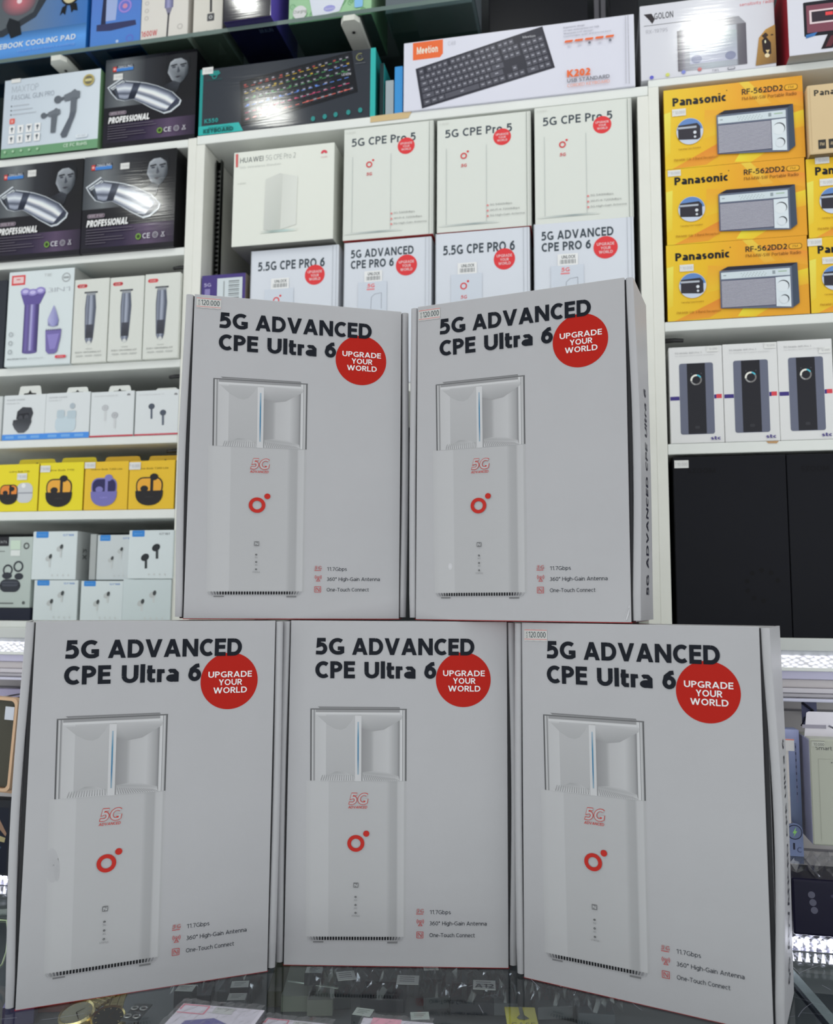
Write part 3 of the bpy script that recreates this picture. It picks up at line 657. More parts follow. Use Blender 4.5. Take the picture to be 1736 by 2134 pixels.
# ------------------------------------------------------------------ glass counter the cartons stand on
ct = empty('glass_counter', (0, 0, 0), WYAW, 'glass topped showcase counter carrying the stacked router cartons', 'counter')
m = MB(); m.box(-1.4, 0.9, 0.25, DL+0.1, -0.0085, 0.0, (0.8, 0.9, 0.88)); m.build('glass_top', 'glass', ct)
m = MB()
for i in range(230):
    right = i < 130
    if right: u, d = random.uniform(0.17, 0.62), random.uniform(0.80, 1.09)
    else: u, d = random.uniform(-1.1, 0.55), random.uniform(0.62, 1.09)
    a = random.uniform(0, math.pi); L = random.uniform(.006, .045); k = random.uniform(-14, 14); wd = random.uniform(.00012, .00026); n = 6; c = []
    for q in range(n+1):
        c.append((u, d)); u += math.cos(a)*L/n; d += math.sin(a)*L/n; a += k*L/n
    for (xa, ya), (xb, yb) in zip(c[:-1], c[1:]):
        l = math.hypot(xb-xa, yb-ya) or 1; nx, ny = -(yb-ya)/l*wd, (xb-xa)/l*wd; z = 0.00012+i*1e-6
        m.face([(xa-nx, ya-ny, z), (xb-nx, yb-ny, z), (xb+nx, yb+ny, z), (xa+nx, ya+ny, z)], (0.34, 0.36, 0.42))
sc = m.build('surface_scratches', 'satin', ct); sc['kind'] = 'stuff'
m = MB(); m.box(-1.4, 0.9, 0.27, DL+0.09, -0.085, -0.078, (0.17, 0.18, 0.20)); m.build('inner_shelf', 'paint', ct, 'grey inner shelf')
m = MB(); m.box(-1.4, 0.9, DL+0.09, DL+0.1, -0.95, -0.0086, (0.2, 0.21, 0.22)); m.build('rear_panel', 'paint', ct)
m = MB(); m.box(-1.4, 0.9, 0.25, 0.262, -0.95, -0.0086, (0.5, 0.55, 0.55)); m.build('front_glass', 'glass', ct)
m = MB(); m.box(-1.4, 0.9, 0.262, DL+0.09, -0.95, -0.90, (0.12, 0.12, 0.12)); m.build('plinth', 'dark', ct)
# aluminium glass support running under the right part of the counter
a_, b_ = G(1662, 2062, -0.012), G(1745, 2160, -0.012)
dx, dy = b_[0]-a_[0], b_[1]-a_[1]; Lb = math.hypot(dx, dy); ex_ = (-dx/Lb, -dy/Lb)
p0 = (b_[0]-ex_[0]*0.25, b_[1]-ex_[1]*0.25); ang = math.atan2(ex_[1], ex_[0])
m = MB(); m.box(0, 0.75, -0.012, 0.0, -0.004, 0.0, C(150, 156, 160), 0.0006); m.box(0, 0.75, 0.0002, 0.004, -0.004, 0.0, (0.015, 0.02, 0.03))
o = m.build('support_bar', 'satin'); o.location = (p0[0], p0[1], -0.0087); o.rotation_euler = (0, 0, ang)
tagp(o, 'pale green grey bar running under the counter glass at the lower right', 'bar')

# unseen fill light, added under the front glass edge to brighten the showcase
area('showcase_fill', wpt(-0.15, 0.30, -0.03), wpt(-0.15, 0.75, -0.12), 1.6, 1.0, (1.0, 1.0, 0.96), 'RECTANGLE', 0.03)
# ------------------------------------------------------------------ goods on the shelves
def carton(name, label, quad, col, group=None, cat='box', dep=0.10, z0=None, dd=0.0, mt='satin', bev=0.0012, side=None, bot=None, left=None, top=None, build=True, front=None, D=DS):
    D = D+dd; q = [W(x, y, D) for x, y in quad]
    u0 = (q[0][0]+q[3][0])/2; u1 = (q[1][0]+q[2][0])/2; zt = (q[0][1]+q[1][1])/2; zb = (q[2][1]+q[3][1])/2
    if z0 is not None: zb = z0+0.0002
    w, h = u1-u0, zt-zb
    e = empty(name, wpt((u0+u1)/2, D, zb), WYAW, label, cat, group); e['_w'] = w; e['_h'] = h
    if build:
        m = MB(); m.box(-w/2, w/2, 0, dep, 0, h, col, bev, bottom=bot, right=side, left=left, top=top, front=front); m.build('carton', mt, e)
    return e, w, h
def place_copy(proto, label, quad, z0=None, dd=0.0):
    e, w, h = carton('x', label, quad, None, z0=z0, dd=dd, build=False)
    c = copy_tree(proto); c.location = e.location; c.scale = (w/proto['_w'], 1, h/proto['_h']); c['label'] = label
    bpy.data.objects.remove(e); return c
def clampz(e, zmax):
    t = e.location.z+e['_h']*e.scale[2]
    if t > zmax-.0008: e.scale[2] *= (zmax-.0008-e.location.z)/(t-e.location.z)
def sticker(e, x, y, ww=0.018, hh=0.011, w=None, h=None, txt=True, c=210):
    """small price sticker; x, y = its centre on the front in 0..1 (y down)"""
    w = w or e['_w']; h = h or e['_h']; a = Art(w, h); a.z = 9
    a.r(x-ww/2/w, y-hh/2/h, x+ww/2/w, y+hh/2/h, C(c, c, c-2)); a.up()
    if txt:
        a.t('10.000', x-ww*.3/w, y+hh*.22/h, x+ww*.42/w, hh*.42/h, C(170, 170, 172)); a.t('K', x-ww*.44/w, y/h*h, x-ww*.36/w, hh*.25/h, C(170, 170, 172))
    a.build('price_sticker', 'satin', e, 'small white price sticker')
BLK = C(28, 30, 36)
# --- white massage gun box
gq = [(8, 170), (210, 142), (203, 309), (4, 334)]
e, w, h = carton('massage_gun_box', 'white massage gun box with a green base band at the left end of its shelf', gq, C(196, 204, 212), z0=L1, dep=.12, dd=-.004, side=C(112, 150, 112), bot=C(20, 40, 28))
a = Art(w, h); GY = C(150, 158, 168); DG = C(92, 98, 106)
a.grad(0, 0, 1, 1, [(0, C(184, 194, 204)), (1, C(200, 208, 216))]); a.up()
a.r(0, .885, 1, 1, C(104, 148, 112)); a.up()
a.t('MAXTOP', .08, .17, .36, .085, C(160, 168, 176), -.02); a.t('FASCIAL GUN PRO', .08, .27, .53, .065, GY, .0)
for i in range(3): a.e(.085, .345+i*.055, .008, DG, n=8); a.r(.105, .338+i*.055, .27+.04*i, .350+i*.055, C(172, 178, 186))
a.rr(.075, .505, .13, .575, .01, C(214, 92, 80)); a.up(); a.t('8', .092, .56, .113, .038, C(235, 200, 195))
for i in range(8):
    x, y = .075+(i % 4)*.09, .60+(i//4)*.125; a.r(x, y, x+.062, y+.105, C(222, 226, 228)); a.up()
    k = i % 4; a.e(x+.031, y+.038, .014 if k != 1 else .010, DG, n=12); a.p([(x+.024, y+.05), (x+.038, y+.05), (x+.034, y+.085), (x+.028, y+.085)], DG)
    if k == 2: a.l([(x+.012, y+.02), (x+.03, y+.055), (x+.05, y+.02)], .007, DG)
def gun(x, y, s, long):
    a.e(x, y, .042*s, DG, n=20); a.l([(x+.03*s, y), (x+.08*s, y-.015*s)], .03*s, DG)
    a.p([(x+.07*s, y-.05*s), (x+.15*s, y-.085*s), (x+.19*s, y-.12*s), (x+.22*s, y-.09*s), (x+.25*s, y-.085*s), (x+.25*s, y+.01*s), (x+.08*s, y+.04*s)], C(104, 110, 118))
    if long:
        a.p([(x+.15*s, y), (x+.22*s, y-.01*s), (x+.215*s, y+.20*s), (x+.15*s, y+.20*s)], C(96, 102, 110))
        a.p([(x+.15*s, y+.20*s), (x+.215*s, y+.20*s), (x+.20*s, y+.27*s), (x+.12*s, y+.54*s), (x+.07*s, y+.55*s), (x+.05*s, y+.50*s), (x+.14*s, y+.27*s)], C(88, 94, 104))
    else: a.p([(x+.12*s, y), (x+.21*s, y-.01*s), (x+.19*s, y+.34*s), (x+.12*s, y+.34*s)], C(96, 102, 110))
a.up(); gun(.575, .335, .90, True); gun(.435, .52, .68, False)
a.rr(.78, .81, .90, .855, .01, C(206, 212, 218)); a.t('MT-800', .80, .843, .88, .026, GY)
a.e(.885, .135, .057, C(176, 160, 96), n=24); a.up(); a.e(.885, .135, .042, C(110, 104, 86), n=20); a.r(.85, .12, .92, .15, C(196, 186, 130))
a.t('CE FC RoHS', .66, .955, .90, .042, C(205, 222, 205), .01)
for i in range(5): a.e(.05+i*.085, .935, .013, C(160, 190, 160), n=8)
a.build('front_print', 'satin', e); sticker(e, .12, .02, .02, .008, txt=False)
# --- hair clipper boxes (three)
cq = [[(222, 122), (413, 105), (403, 290), (213, 304)], [(-12, 350), (173, 330), (168, 526), (-8, 547)], [(174, 328), (367, 309), (363, 509), (170, 531)]]
cl, w, h = carton('hair_clipper_box', 'dark hair clipper box on the top left board beside the massage gun box', cq[0], C(22, 22, 30), 'dark hair clipper boxes', z0=L1, dep=.09, mt='gloss', side=C(14, 14, 18))
a = Art(w, h)
a.grad(0, 0, 1, .6, [(0, C(60, 64, 70)), (.22, C(104, 108, 112)), (.45, C(42, 44, 50)), (.7, C(18, 18, 24)), (1, C(14, 14, 18))])
a.grad(0, .55, 1, 1, [(0, C(16, 16, 24)), (1, C(20, 18, 26))]); a.up()
a.grad(0, .74, 1, .965, [(0, C(20, 18, 30)), (.45, C(42, 32, 58)), (.72, C(82, 66, 92)), (1, C(38, 30, 48))]); a.r(0, .95, 1, 1, C(16, 14, 24)); a.up()
# printed portrait
a.e(.80, .20, .115, C(22, 24, 30), .145, 24); a.up()
a.p([(.70, .12), (.72, .07), (.78, .04), (.85, .05), (.90, .10), (.915, .18), (.905, .27), (.87, .33), (.83, .365), (.78, .355), (.735, .32), (.71, .27), (.69, .24), (.68, .20), (.69, .18)],
    [C(v, v+5, v+12) for v in (150, 200, 205, 150, 84, 56, 50, 52, 72, 108, 144, 150, 120, 100, 130)]); a.up()
for x in (.755, .855): a.p([(x-.035, .155), (x+.03, .145), (x+.04, .16), (x-.03, .17)], C(30, 32, 40)); a.e(x, .18, .022, C(58, 62, 72), .010, 12)
a.p([(.80, .17), (.825, .235), (.80, .25), (.79, .24)], C(62, 66, 76)); a.p([(.765, .29), (.80, .283), (.84, .288), (.80, .305)], C(48, 46, 54))
a.p([(.672, .24), (.675, .12), (.71, .055), (.78, .02), (.86, .03), (.92, .09), (.93, .18), (.915, .22), (.895, .13), (.83, .085), (.76, .09), (.715, .12), (.70, .17), (.688, .24)], C(18, 20, 26))
a.p([(.69, .36), (.76, .33), (.83, .365), (.80, .46), (.74, .50), (.66, .44), (.60, .47), (.62, .38)], [C(34, 36, 44), C(60, 64, 72), C(52, 56, 64), C(28, 30, 36), C(20, 20, 28), C(24, 26, 32), C(18, 18, 26), C(26, 28, 36)])
a.up()
# printed clipper with its pale outline
O = [(.045, .325), (.20, .235), (.235, .275), (.36, .30), (.46, .325), (.58, .37), (.74, .455), (.835, .555), (.82, .60), (.73, .665), (.66, .675), (.52, .60), (.42, .535), (.33, .485), (.23, .49), (.15, .465), (.085, .39)]
cx, cy = .45, .44; a.p([(cx+(x-cx)*1.04, cy+(y-cy)*1.07) for x, y in O], C(196, 202, 208)); a.up(); a.p(O, C(60, 66, 78)); a.up()
a.p([(.06, .33), (.20, .255), (.225, .275), (.09, .355)], C(190, 196, 200)); a.l([(.08, .345), (.21, .27)], .008, C(70, 74, 84)); a.l([(.09, .36), (.125, .42)], .02, C(34, 36, 44))
def stripq(P, Q, cols):
    n = len(cols)-1
    for i in range(n):
        f = lambda A, B, t: (A[0]+(B[0]-A[0])*t, A[1]+(B[1]-A[1])*t)
        for k in range(len(P)-1):
            a.p([f(P[k], Q[k], i/n), f(P[k+1], Q[k+1], i/n), f(P[k+1], Q[k+1], (i+1)/n), f(P[k], Q[k], (i+1)/n)], [cols[i], cols[i], cols[i+1], cols[i+1]])
V = lambda *v: [C(x, x+6, x+22) for x in v]
stripq([(.12, .30), (.22, .285), (.32, .31)], [(.17, .455), (.23, .475), (.27, .47)], V(110, 150, 210, 150, 70, 150, 120))
stripq([(.32, .305), (.40, .305)], [(.265, .47), (.34, .485)], V(40, 52, 70, 36, 26, 24))
stripq([(.40, .315), (.58, .375), (.73, .455), (.80, .53)], [(.335, .49), (.46, .56), (.60, .635), (.68, .66)], V(60, 96, 150, 215, 235, 130, 100, 205, 220, 140, 70))
a.p([(.80, .53), (.825, .565), (.72, .65), (.68, .66)], C(52, 56, 74)); a.up()
a.r(.085, .093, .125, .148, C(186, 50, 48)); a.r(.125, .085, .31, .112, C(40, 42, 50)); a.r(.125, .112, .31, .148, C(60, 120, 190)); a.up()
a.t('DINGLING', .14, .117, .30, .028, C(190, 196, 205), .02, .15); a.e(.104, .12, .014, C(220, 160, 150), n=10)
a.rr(.065, .605, .255, .645, .018, C(150, 140, 152)); a.up(); a.rr(.07, .61, .25, .64, .015, C(92, 74, 86)); a.up(); a.t('MODEL RF-609', .085, .636, .235, .022, C(180, 172, 180), .02)
a.t('PROFESSIONAL', .06, .737, .51, .070, C(226, 228, 230), .07, .15)
for i, L in enumerate((.50, .53, .20, .40, .42, .22)): a.r(.06, .765+i*.028, .06+L, .772+i*.028, C(92, 86, 98))
a.e(.63, .875, .030, C(110, 150, 60), n=16); a.up(); a.e(.63, .875, .018, C(40, 60, 26), n=12)
a.t('CE', .675, .90, .755, .052, C(198, 196, 204), .02); a.ring(.81, .872, .030, .024, C(170, 168, 176), 18); a.ring(.81, .872, .016, .010, C(150, 148, 156), 12); a.l([(.88, .845), (.91, .895), (.87, .895), (.905, .845)], .006, C(180, 178, 186))
a.build('front_print', 'gloss', cl); PROTO = cl
c2 = place_copy(cl, 'dark hair clipper box on the second left board, cut by the picture edge', cq[1], L2, -.006)
c3 = place_copy(cl, 'dark hair clipper box on the second left board, right one of the pair with glare', cq[2], L2, -.006)
clampz(c2, L1-.0155); clampz(c3, L1-.0155)
sticker(cl, .145, .21, .019, .012, w=w, h=h); sticker(c2, .41, .105, .018, .012, w=w, h=h); sticker(c3, .45, .135, .018, .011, w=w, h=h)
# --- dark keyboard box with teal trim
kq = [(418, 147), (785, 98), (780, 239), (413, 288)]
e, w, h = carton('keyboard_box', 'dark grey keyboard box with teal edges and a multicoloured backlit keyboard picture', kq, C(46, 50, 58), z0=M0, dep=.13, mt='gloss', side=C(40, 140, 138), left=C(26, 108, 108))
a = Art(w, h); TEAL = C(48, 168, 164); a.r(0, 0, .018, 1, C(36, 140, 138)); a.r(.972, 0, 1, 1, TEAL); a.up()
a.p([(.0, .865), (.235, .865), (.262, 1), (0, 1)], TEAL); a.up()
Q = [(.235, .25), (.868, .015), (.905, .62), (.25, .93)]
def kb(a, Q, rows, base, keyf, legend=None, gapx=.14, gapy=.14, mg=.03):
    f = lambda u, v: tuple((Q[0][i]*(1-u)+Q[1][i]*u)*(1-v)+(Q[3][i]*(1-u)+Q[2][i]*u)*v for i in (0, 1))
    a.p(Q, base); a.up()
    R = len(rows)
    for r, row in enumerate(rows):
        tot = sum(abs(x) for x in row); x = 0
        for kx in row:
            if kx > 0:
                u0, u1 = mg+(1-2*mg)*(x+gapx*.5)/tot, mg+(1-2*mg)*(x+kx-gapx*.5)/tot; v0, v1 = mg*2+(1-4*mg)*(r+gapy*.5)/R, mg*2+(1-4*mg)*(r+1-gapy*.5)/R
                c = keyf(r, x/tot); a.p([f(u0, v0), f(u1, v0), f(u1, v1), f(u0, v1)], c)
                if legend:
                    lc = legend(r, x/tot); um_, vm = (u0+u1)/2, (v0+v1)/2; du = min((u1-u0)*.25, .012)
                    a.p([f(um_-du, vm-.02), f(um_+du, vm-.02), f(um_+du, vm+.01), f(um_-du, vm+.01)], lc)
            x += abs(kx)
rows1 = [[1, -.6]+[1]*4+[-.3]+[1]*4+[-.3]+[1]*4+[-.3]+[1]*3, [1]*13+[1.6, -.3]+[1]*3, [1.5]+[1]*12+[1.3, -.3]+[1]*3, [1.8]+[1]*11+[2.2, -3.3], [2.2]+[1]*10+[2.6, -1.3, 1, -1], [1.3, 1.3, 1.3, 6, 1.2, 1.2, 1.2, 1.2, -.3]+[1]*3]
RC = [C(170, 70, 60), C(190, 160, 50), C(70, 140, 80), C(90, 130, 210), C(190, 70, 110), C(220, 110, 100)]
kb(a, Q, rows1, C(20, 22, 28), lambda r, x: C(34, 36, 44), lambda r, x: (C(150, 146, 156) if (r+int(x*19)) % 3 else RC[r]), .25, .2, .02)
fq = lambda u, v: tuple((Q[0][i]*(1-u)+Q[1][i]*u)*(1-v)+(Q[3][i]*(1-u)+Q[2][i]*u)*v for i in (0, 1))
for r in range(6):
    for i in range(15): u = .04+i*.062; v = .13+r*.145+.03; a.l([fq(u, v), fq(u+.035, v)], .0035, RC[(r+(i//6 if r < 2 else 0)) % 6])
a.t('LEXEN', .815, .36, .865, .035, C(190, 190, 196), .02)
a.p([(.05, .09), (.075, .04), (.11, .045), (.12, .09), (.105, .115), (.065, .115)], C(34, 128, 124)); a.t('LEADERWARE', .04, .19, .13, .028, C(38, 96, 96)); a.ring(.086, .125, .016, .010, C(34, 128, 124), 14)
a.t('K550', .035, .83, .115, .065, C(46, 140, 138), .05); a.t('RGB MECHANICAL', .06, .915, .19, .022, C(30, 110, 108)); a.t('KEYBOARD', .03, .98, .205, .062, C(20, 84, 84), .06)
a.ring(.915, .115, .022, .017, C(130, 130, 90), 20, 60, 330); a.ring(.915, .115, .012, .009, C(90, 92, 98), 14); a.r(.89, .205, .945, .211, C(110, 112, 118))
for i, x in enumerate((.66, .725, .785, .855, .92)): a.e(x, .945-.012*i, .012, C(44, 132, 130), .015, 8)
a.build('front_print', 'gloss', e); sticker(e, .045, .03, .021, .013)
q = [(791, 132), (800, 130), (800, 236), (791, 238)]
carton('packing_box', 'dark box with a teal edge peeping out right behind the backlit keyboard box', q, C(20, 40, 44), z0=M0, dep=.08, dd=.002, side=C(40, 140, 138))
carton('packing_box', 'pale grey narrow box between the teal edged box and the blue box', [(803, 168), (820, 166), (820, 236), (803, 238)], C(150, 160, 166), z0=M0, dep=.08, dd=.002)
carton('packing_box', 'bright blue narrow box just left of the white keyboard box', [(822, 139), (838, 137), (840, 236), (822, 238)], C(60, 138, 200), z0=M0, dep=.08, dd=.002)
# --- white keyboard box
q = [(840, 91), (1321, 28), (1324, 176), (842, 238)]
e, w, h = carton('keyboard_box', 'long white keyboard box with an orange corner logo and a black keyboard picture', q, C(206, 206, 218), z0=M0, dep=.14, dd=-.003, left=C(190, 190, 200), side=C(214, 214, 214))
a = Art(w, h); OR = C(226, 104, 58)
a.p([(.042, .015), (.178, .015), (.178, .22), (.165, .27), (.042, .27)], OR); a.up(); a.t('Meetion', .06, .19, .155, .105, C(236, 214, 200), .05); a.t('C48', .20, .12, .235, .06, C(190, 190, 200), .02)
Q = [(.055, .40), (.615, .015), (.667, .62), (.085, .985)]
rows2 = [[1, -.5]+[1]*4+[-.4]+[1]*4+[-.4]+[1]*4+[-.3]+[1]*3+[-5], [1]*13+[1.3, -.3]+[1]*3+[-.3]+[1]*4, [1.4]+[1]*12+[1.2, -.3]+[1]*3+[-.3]+[1]*4, [1.7]+[1]*11+[2.2, -3.6]+[1]*4, [2.2]+[1]*10+[2.4, -1.5, 1, -1.5]+[1]*4, [1.3, 1.2, 1.2, 6, 1.1, 1.1, 1.1, 1.1, -.3]+[1]*3+[-.3, 2, 1, 1]]
kb(a, Q, rows2, C(50, 50, 60), lambda r, x: C(82, 82, 92), lambda r, x: C(150, 150, 160), .16, .2, .018)
a.t('Meetion', .53, .155, .585, .035, C(170, 170, 176), .02)
for i, t in enumerate(('Ergonomic design', 'UV laser lettering keys not fade', 'Waterproof design', 'Comfortable quiet and precise keys')): a.t(t, .705, .085+i*.045, (.795, .855, .83, .905)[i], .022, C(140, 140, 152))
for i in range(5): a.p([(.712+i*.043, .27), (.745+i*.043, .27), (.742+i*.043, .30), (.708+i*.043, .30)], OR); a.e(.728+i*.043, .34, .006, C(110, 112, 122) if i in (2, 4) else C(190, 190, 198), n=8)
a.t('K202', .718, .79, .815, .10, OR, .06); a.t('USB STANDARD', .718, .865, .895, .050, C(112, 112, 122), .03); a.t('CORDED KEYBOARD', .718, .93, .895, .042, C(228, 150, 130), .01)
a.l([(.965, .03), (.962, .97)], .003, C(176, 176, 184)); a.l([(.975, .02), (.975, .98)], .0015, C(120, 120, 126))
a.build('front_print', 'satin', e)
# --- radio carton with a lion picture and the red one beside it
q = [(1333, 12), (1612, -22), (1618, 133), (1336, 171)]
e, w, h = carton('radio_box', 'glossy white radio box with a roaring lion picture on the right bay top board', q, C(204, 204, 212), z0=R0, dep=.12, mt='gloss')
a = Art(w, h)
a.p([(.03, .12), (.09, .12), (.115, .20), (.095, .26), (.07, .20)], C(50, 46, 50)); a.t('GOLON', .11, .205, .255, .085, C(90, 90, 96), .03); a.r(.03, .275, .39, .281, C(100, 100, 106)); a.t('RX-1979S', .045, .385, .21, .05, C(170, 170, 178), .0)
a.t('sensitivity radio', .75, .175, 1.0, .04, C(214, 130, 135))
a.grad(.28, .40, .79, .935, [(0, C(96, 92, 100)), (.06, C(120, 118, 126)), (.12, C(150, 150, 160)), (.5, C(168, 176, 184)), (.85, C(160, 164, 174)), (.88, C(100, 98, 106)), (1, C(90, 86, 96))]); a.up()
a.p([(.29, .40), (.36, .34), (.66, .30), (.74, .30), (.79, .40)], C(140, 140, 148)); a.grad(.37, .47, .72, .86, [(0, C(150, 160, 165)), (1, C(176, 178, 196))], False); a.up()
for x in (.42, .67): a.e(x, .80, .04, C(130, 134, 160), .035, 16)
a.up(); a.p([(.85, .975), (.865, .80), (.88, .62), (.93, .52), (1.0, .47), (1.0, .965)], [C(150, 116, 66), C(160, 122, 70), C(176, 134, 74), C(190, 148, 80), C(170, 130, 72), C(120, 90, 56)]); a.up()
a.p([(.90, .66), (.93, .61), (.965, .70), (.965, .84), (.93, .87), (.905, .80)], C(44, 34, 34)); a.up(); a.e(.935, .86, .018, C(226, 206, 170), n=10); a.p([(.90, .60), (.93, .56), (.95, .60), (.92, .64)], C(60, 46, 40)); a.e(.975, .60, .010, C(50, 36, 30), .006, 8); a.p([(.925, .79), (.955, .79), (.94, .835)], C(214, 190, 140)); a.e(.925, .68, .006, C(236, 220, 190), .014, 8)
for i, (x, c) in enumerate(((.08, C(96, 96, 190)), (.20, C(200, 204, 110)), (.32, C(120, 130, 200)), (.44, C(190, 110, 110)))): a.e(x, .975-.012*i, .016, c, n=8)
a.t('TWS', .53, .99, .58, .03, C(130, 130, 140)); a.rr(.645, .955, .70, .985, .006, C(130, 130, 140)); a.up(); a.rr(.65, .962, .695, .978, .004, C(204, 204, 212))
a.build('front_print', 'gloss', e)
q = [(1641, -62), (1790, -80), (1796, 96), (1641, 118)]
e, w, h = carton('car_screen_box', 'white box with red left side and car screen picture, top right corner', q, C(204, 204, 214), z0=W(1641, 118, DS-.02)[1], dep=.16, dd=-.02, left=C(150, 34, 46), bot=C(150, 150, 148))
a = Art(w, h); a.rr(.22, .40, 1.0, .80, .02, C(28, 28, 36)); a.up(); a.r(.26, .44, 1.0, .76, C(120, 70, 84)); a.up(); a.r(.30, .50, .9, .66, C(214, 196, 200)); a.up(); a.r(.33, .52, .9, .64, C(54, 44, 54)); a.up(); a.r(.52, .54, .62, .58, C(214, 70, 74)); a.p([(.24, .78), (.40, .76), (.36, .80), (.24, .82)], C(60, 110, 170)); a.p([(.55, .78), (.70, .78), (.60, .96), (.44, .96)], C(36, 28, 34)); a.up(); a.p([(.58, .82), (.66, .82), (.58, .94), (.50, .94)], C(92, 46, 54))
a.build('front_print', 'satin', e)
# --- radio boxes
rq = [[(1384.5, 185.6), (1674.7, 160), (1675.8, 326), (1384.5, 344)], [(1387.8, 348), (1678, 333), (1681, 491), (1389, 508)], [(1390, 509), (1683.5, 493.4), (1685.8, 652.4), (1390, 670)]]
YEL = C(222, 168, 44)
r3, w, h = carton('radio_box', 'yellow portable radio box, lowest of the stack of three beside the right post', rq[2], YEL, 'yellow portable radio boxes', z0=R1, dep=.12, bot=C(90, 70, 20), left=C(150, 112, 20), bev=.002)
def radio_art(w, h, small=False):
    a = Art(w, h); a.grad(0, 0, 1, 1, [(0, C(222, 186, 52)), (.25, C(226, 176, 44)), (.55, C(222, 158, 48)), (1, C(216, 152, 46))]); a.up()
    for P, c0, c1 in (([(.05, 1), (.30, .98), (.55, .72), (.62, .55), (.40, .72)], C(222, 150, 52), C(214, 128, 50)), ([(.50, .98), (.58, .78), (.72, .90), (.62, 1)], C(238, 204, 60), C(232, 186, 50)),
        ([(.55, 0), (.62, 0), (.78, .30), (.70, .32)], C(236, 190, 70), C(226, 164, 60)), ([(.70, .10), (1, .20), (1, .38), (.85, .32)], C(220, 140, 56), C(226, 160, 52)), ([(.78, .50), (1, .42), (1, .62), (.86, .66)], C(238, 196, 56), C(230, 170, 50)), ([(.0, .30), (.05, .28), (.04, .8), (0, .85)], C(232, 210, 90), C(220, 190, 60)), ([(.3, .3), (.5, .34), (.42, .6), (.28, .66)], C(222, 160, 50), C(228, 180, 50))):
        n = len(P); a.p(P, [c0 if i < n/2 else c1 for i in range(n)])
    a.up(); a.t('Panasonic', .065, .215, .455, .105, BLK, .062); a.e(.462, .085, .004, C(60, 50, 40), n=8)
    a.t('RF-562DD2', .57, .16, .86, .07, C(50, 42, 40), .03); a.rr(.872, .095, .965, .165, .018, C(110, 74, 30)); a.up(); a.rr(.876, .101, .961, .159, .016, C(226, 166, 52)); a.t('FM', .90, .145, .935, .03, C(110, 74, 30)); a.t('FM-MW-SW Portable Radio', .57, .235, .955, .042, C(120, 76, 36), .0)
    a.e(.185, .55, .098, C(190, 198, 214), n=32); a.up(); a.e(.185, .55, .095, C(96, 130, 184), n=24, a0=8, a1=172); a.up()
    a.p([(.10, .47), (.24, .455), (.262, .50), (.262, .64), (.24, .66), (.10, .645)], C(52, 50, 58)); a.up(); a.r(.10, .49, .235, .515, C(170, 176, 186)); a.e(.222, .57, .012, C(210, 214, 220), n=12); a.e(.222, .625, .009, C(200, 204, 210), n=10)
    a.t('Carrying Case Included', .10, .775, .26, .020, C(140, 96, 30)); a.t('FM-MW-SW 3-Band Reception', .065, .915, .38, .030, C(150, 92, 26))
    # printed radio
    a.p([(.385, .385), (.44, .34), (.92, .345), (.925, .40)], C(40, 40, 54)); a.p([(.875, .39), (.925, .345), (.93, .86), (.88, .92)], C(66, 76, 92)); a.up()
    a.p([(.38, .39), (.885, .385), (.885, .92), (.38, .875)], C(96, 104, 122)); a.up(); a.p([(.39, .415), (.872, .41), (.872, .50), (.39, .50)], C(196, 206, 212)); a.up()
    for i in range(24): a.r(.53+i*.0075, .435+.02*((i*5) % 3), .534+i*.0075, .445+.02*((i*5) % 3), C(120, 136, 130))
    a.r(.405, .45, .425, .46, C(130, 140, 146)); a.r(.75, .43, .77, .475, C(140, 150, 156)); a.r(.79, .44, .85, .452, C(150, 176, 150))
    a.r(.385, .52, .77, .875, C(92, 90, 108)); a.up()
    for i in range(21): y = .53+i*.0162; a.r(.39, y, .765, y+.0078, C(190, 190, 200))
    a.p([(.77, .52), (.872, .515), (.872, .905), (.77, .89)], C(206, 214, 220)); a.up()
    a.e(.822, .63, .042, C(44, 50, 58), n=24); a.up(); a.e(.817, .64, .041, C(210, 216, 222), n=24); a.up(); a.e(.828, .80, .032, C(52, 58, 66), n=20); a.up(); a.e(.822, .81, .031, C(206, 212, 218), n=20)
    return a
radio_art(w, h).build('front_print', 'satin', r3); r1 = place_copy(r3, 'yellow portable radio box, topmost of the stack of three beside the right post', rq[0], dd=0)
r2 = place_copy(r3, 'yellow portable radio box, middle of the stack of three beside the right post', rq[1], dd=0)
z3 = r3.location.z+r3['_h']; r2.location.z = z3+0.0004; r2.scale[2] = (W(1535, 341)[1]-z3-.0004)/h; r1.location.z = r2.location.z+h*r2.scale[2]+0.0004; r1.scale[2] = (W(1530, 173)[1]-r1.location.z)/h
sticker(r1, .11, .30, .021, .011, w=w, h=h); sticker(r2, .065, .055, .020, .010, w=w, h=h); sticker(r3, .145, .315, .021, .011, w=w, h=h)
q4 = [(1687, 494), (1980, 478), (1982, 637), (1688, 651)]; q5 = [(1682, 332), (1972, 318), (1974, 477), (1683, 490)]
r4 = place_copy(r3, 'lower yellow radio box of the second stack, cut off by the right picture edge', q4, z0=R1); r5 = place_copy(r3, 'yellow radio box under the tan carton at the right picture edge', q5)
z4 = r4.location.z+h*r4.scale[2]; r5.location.z = z4+.0004; r5.scale[2] = (W(1740, 327)[1]-z4-.0004)/h
sticker(r4, .005+.04, .06, .022, .012, w=w, h=h); sticker(r5, .12, .03, .022, .011, w=w, h=h)
z5 = r5.location.z+h*r5.scale[2]
e, w_, h_ = carton('radio_box', 'plain tan cardboard radio carton with black print at the right picture edge', [(1684, 176), (1980, 146), (1980, 290), (1684, 312)], C(202, 178, 138), z0=z5+.0004, dep=.12, dd=-.012, mt='card', bot=C(110, 94, 66), bev=.003)
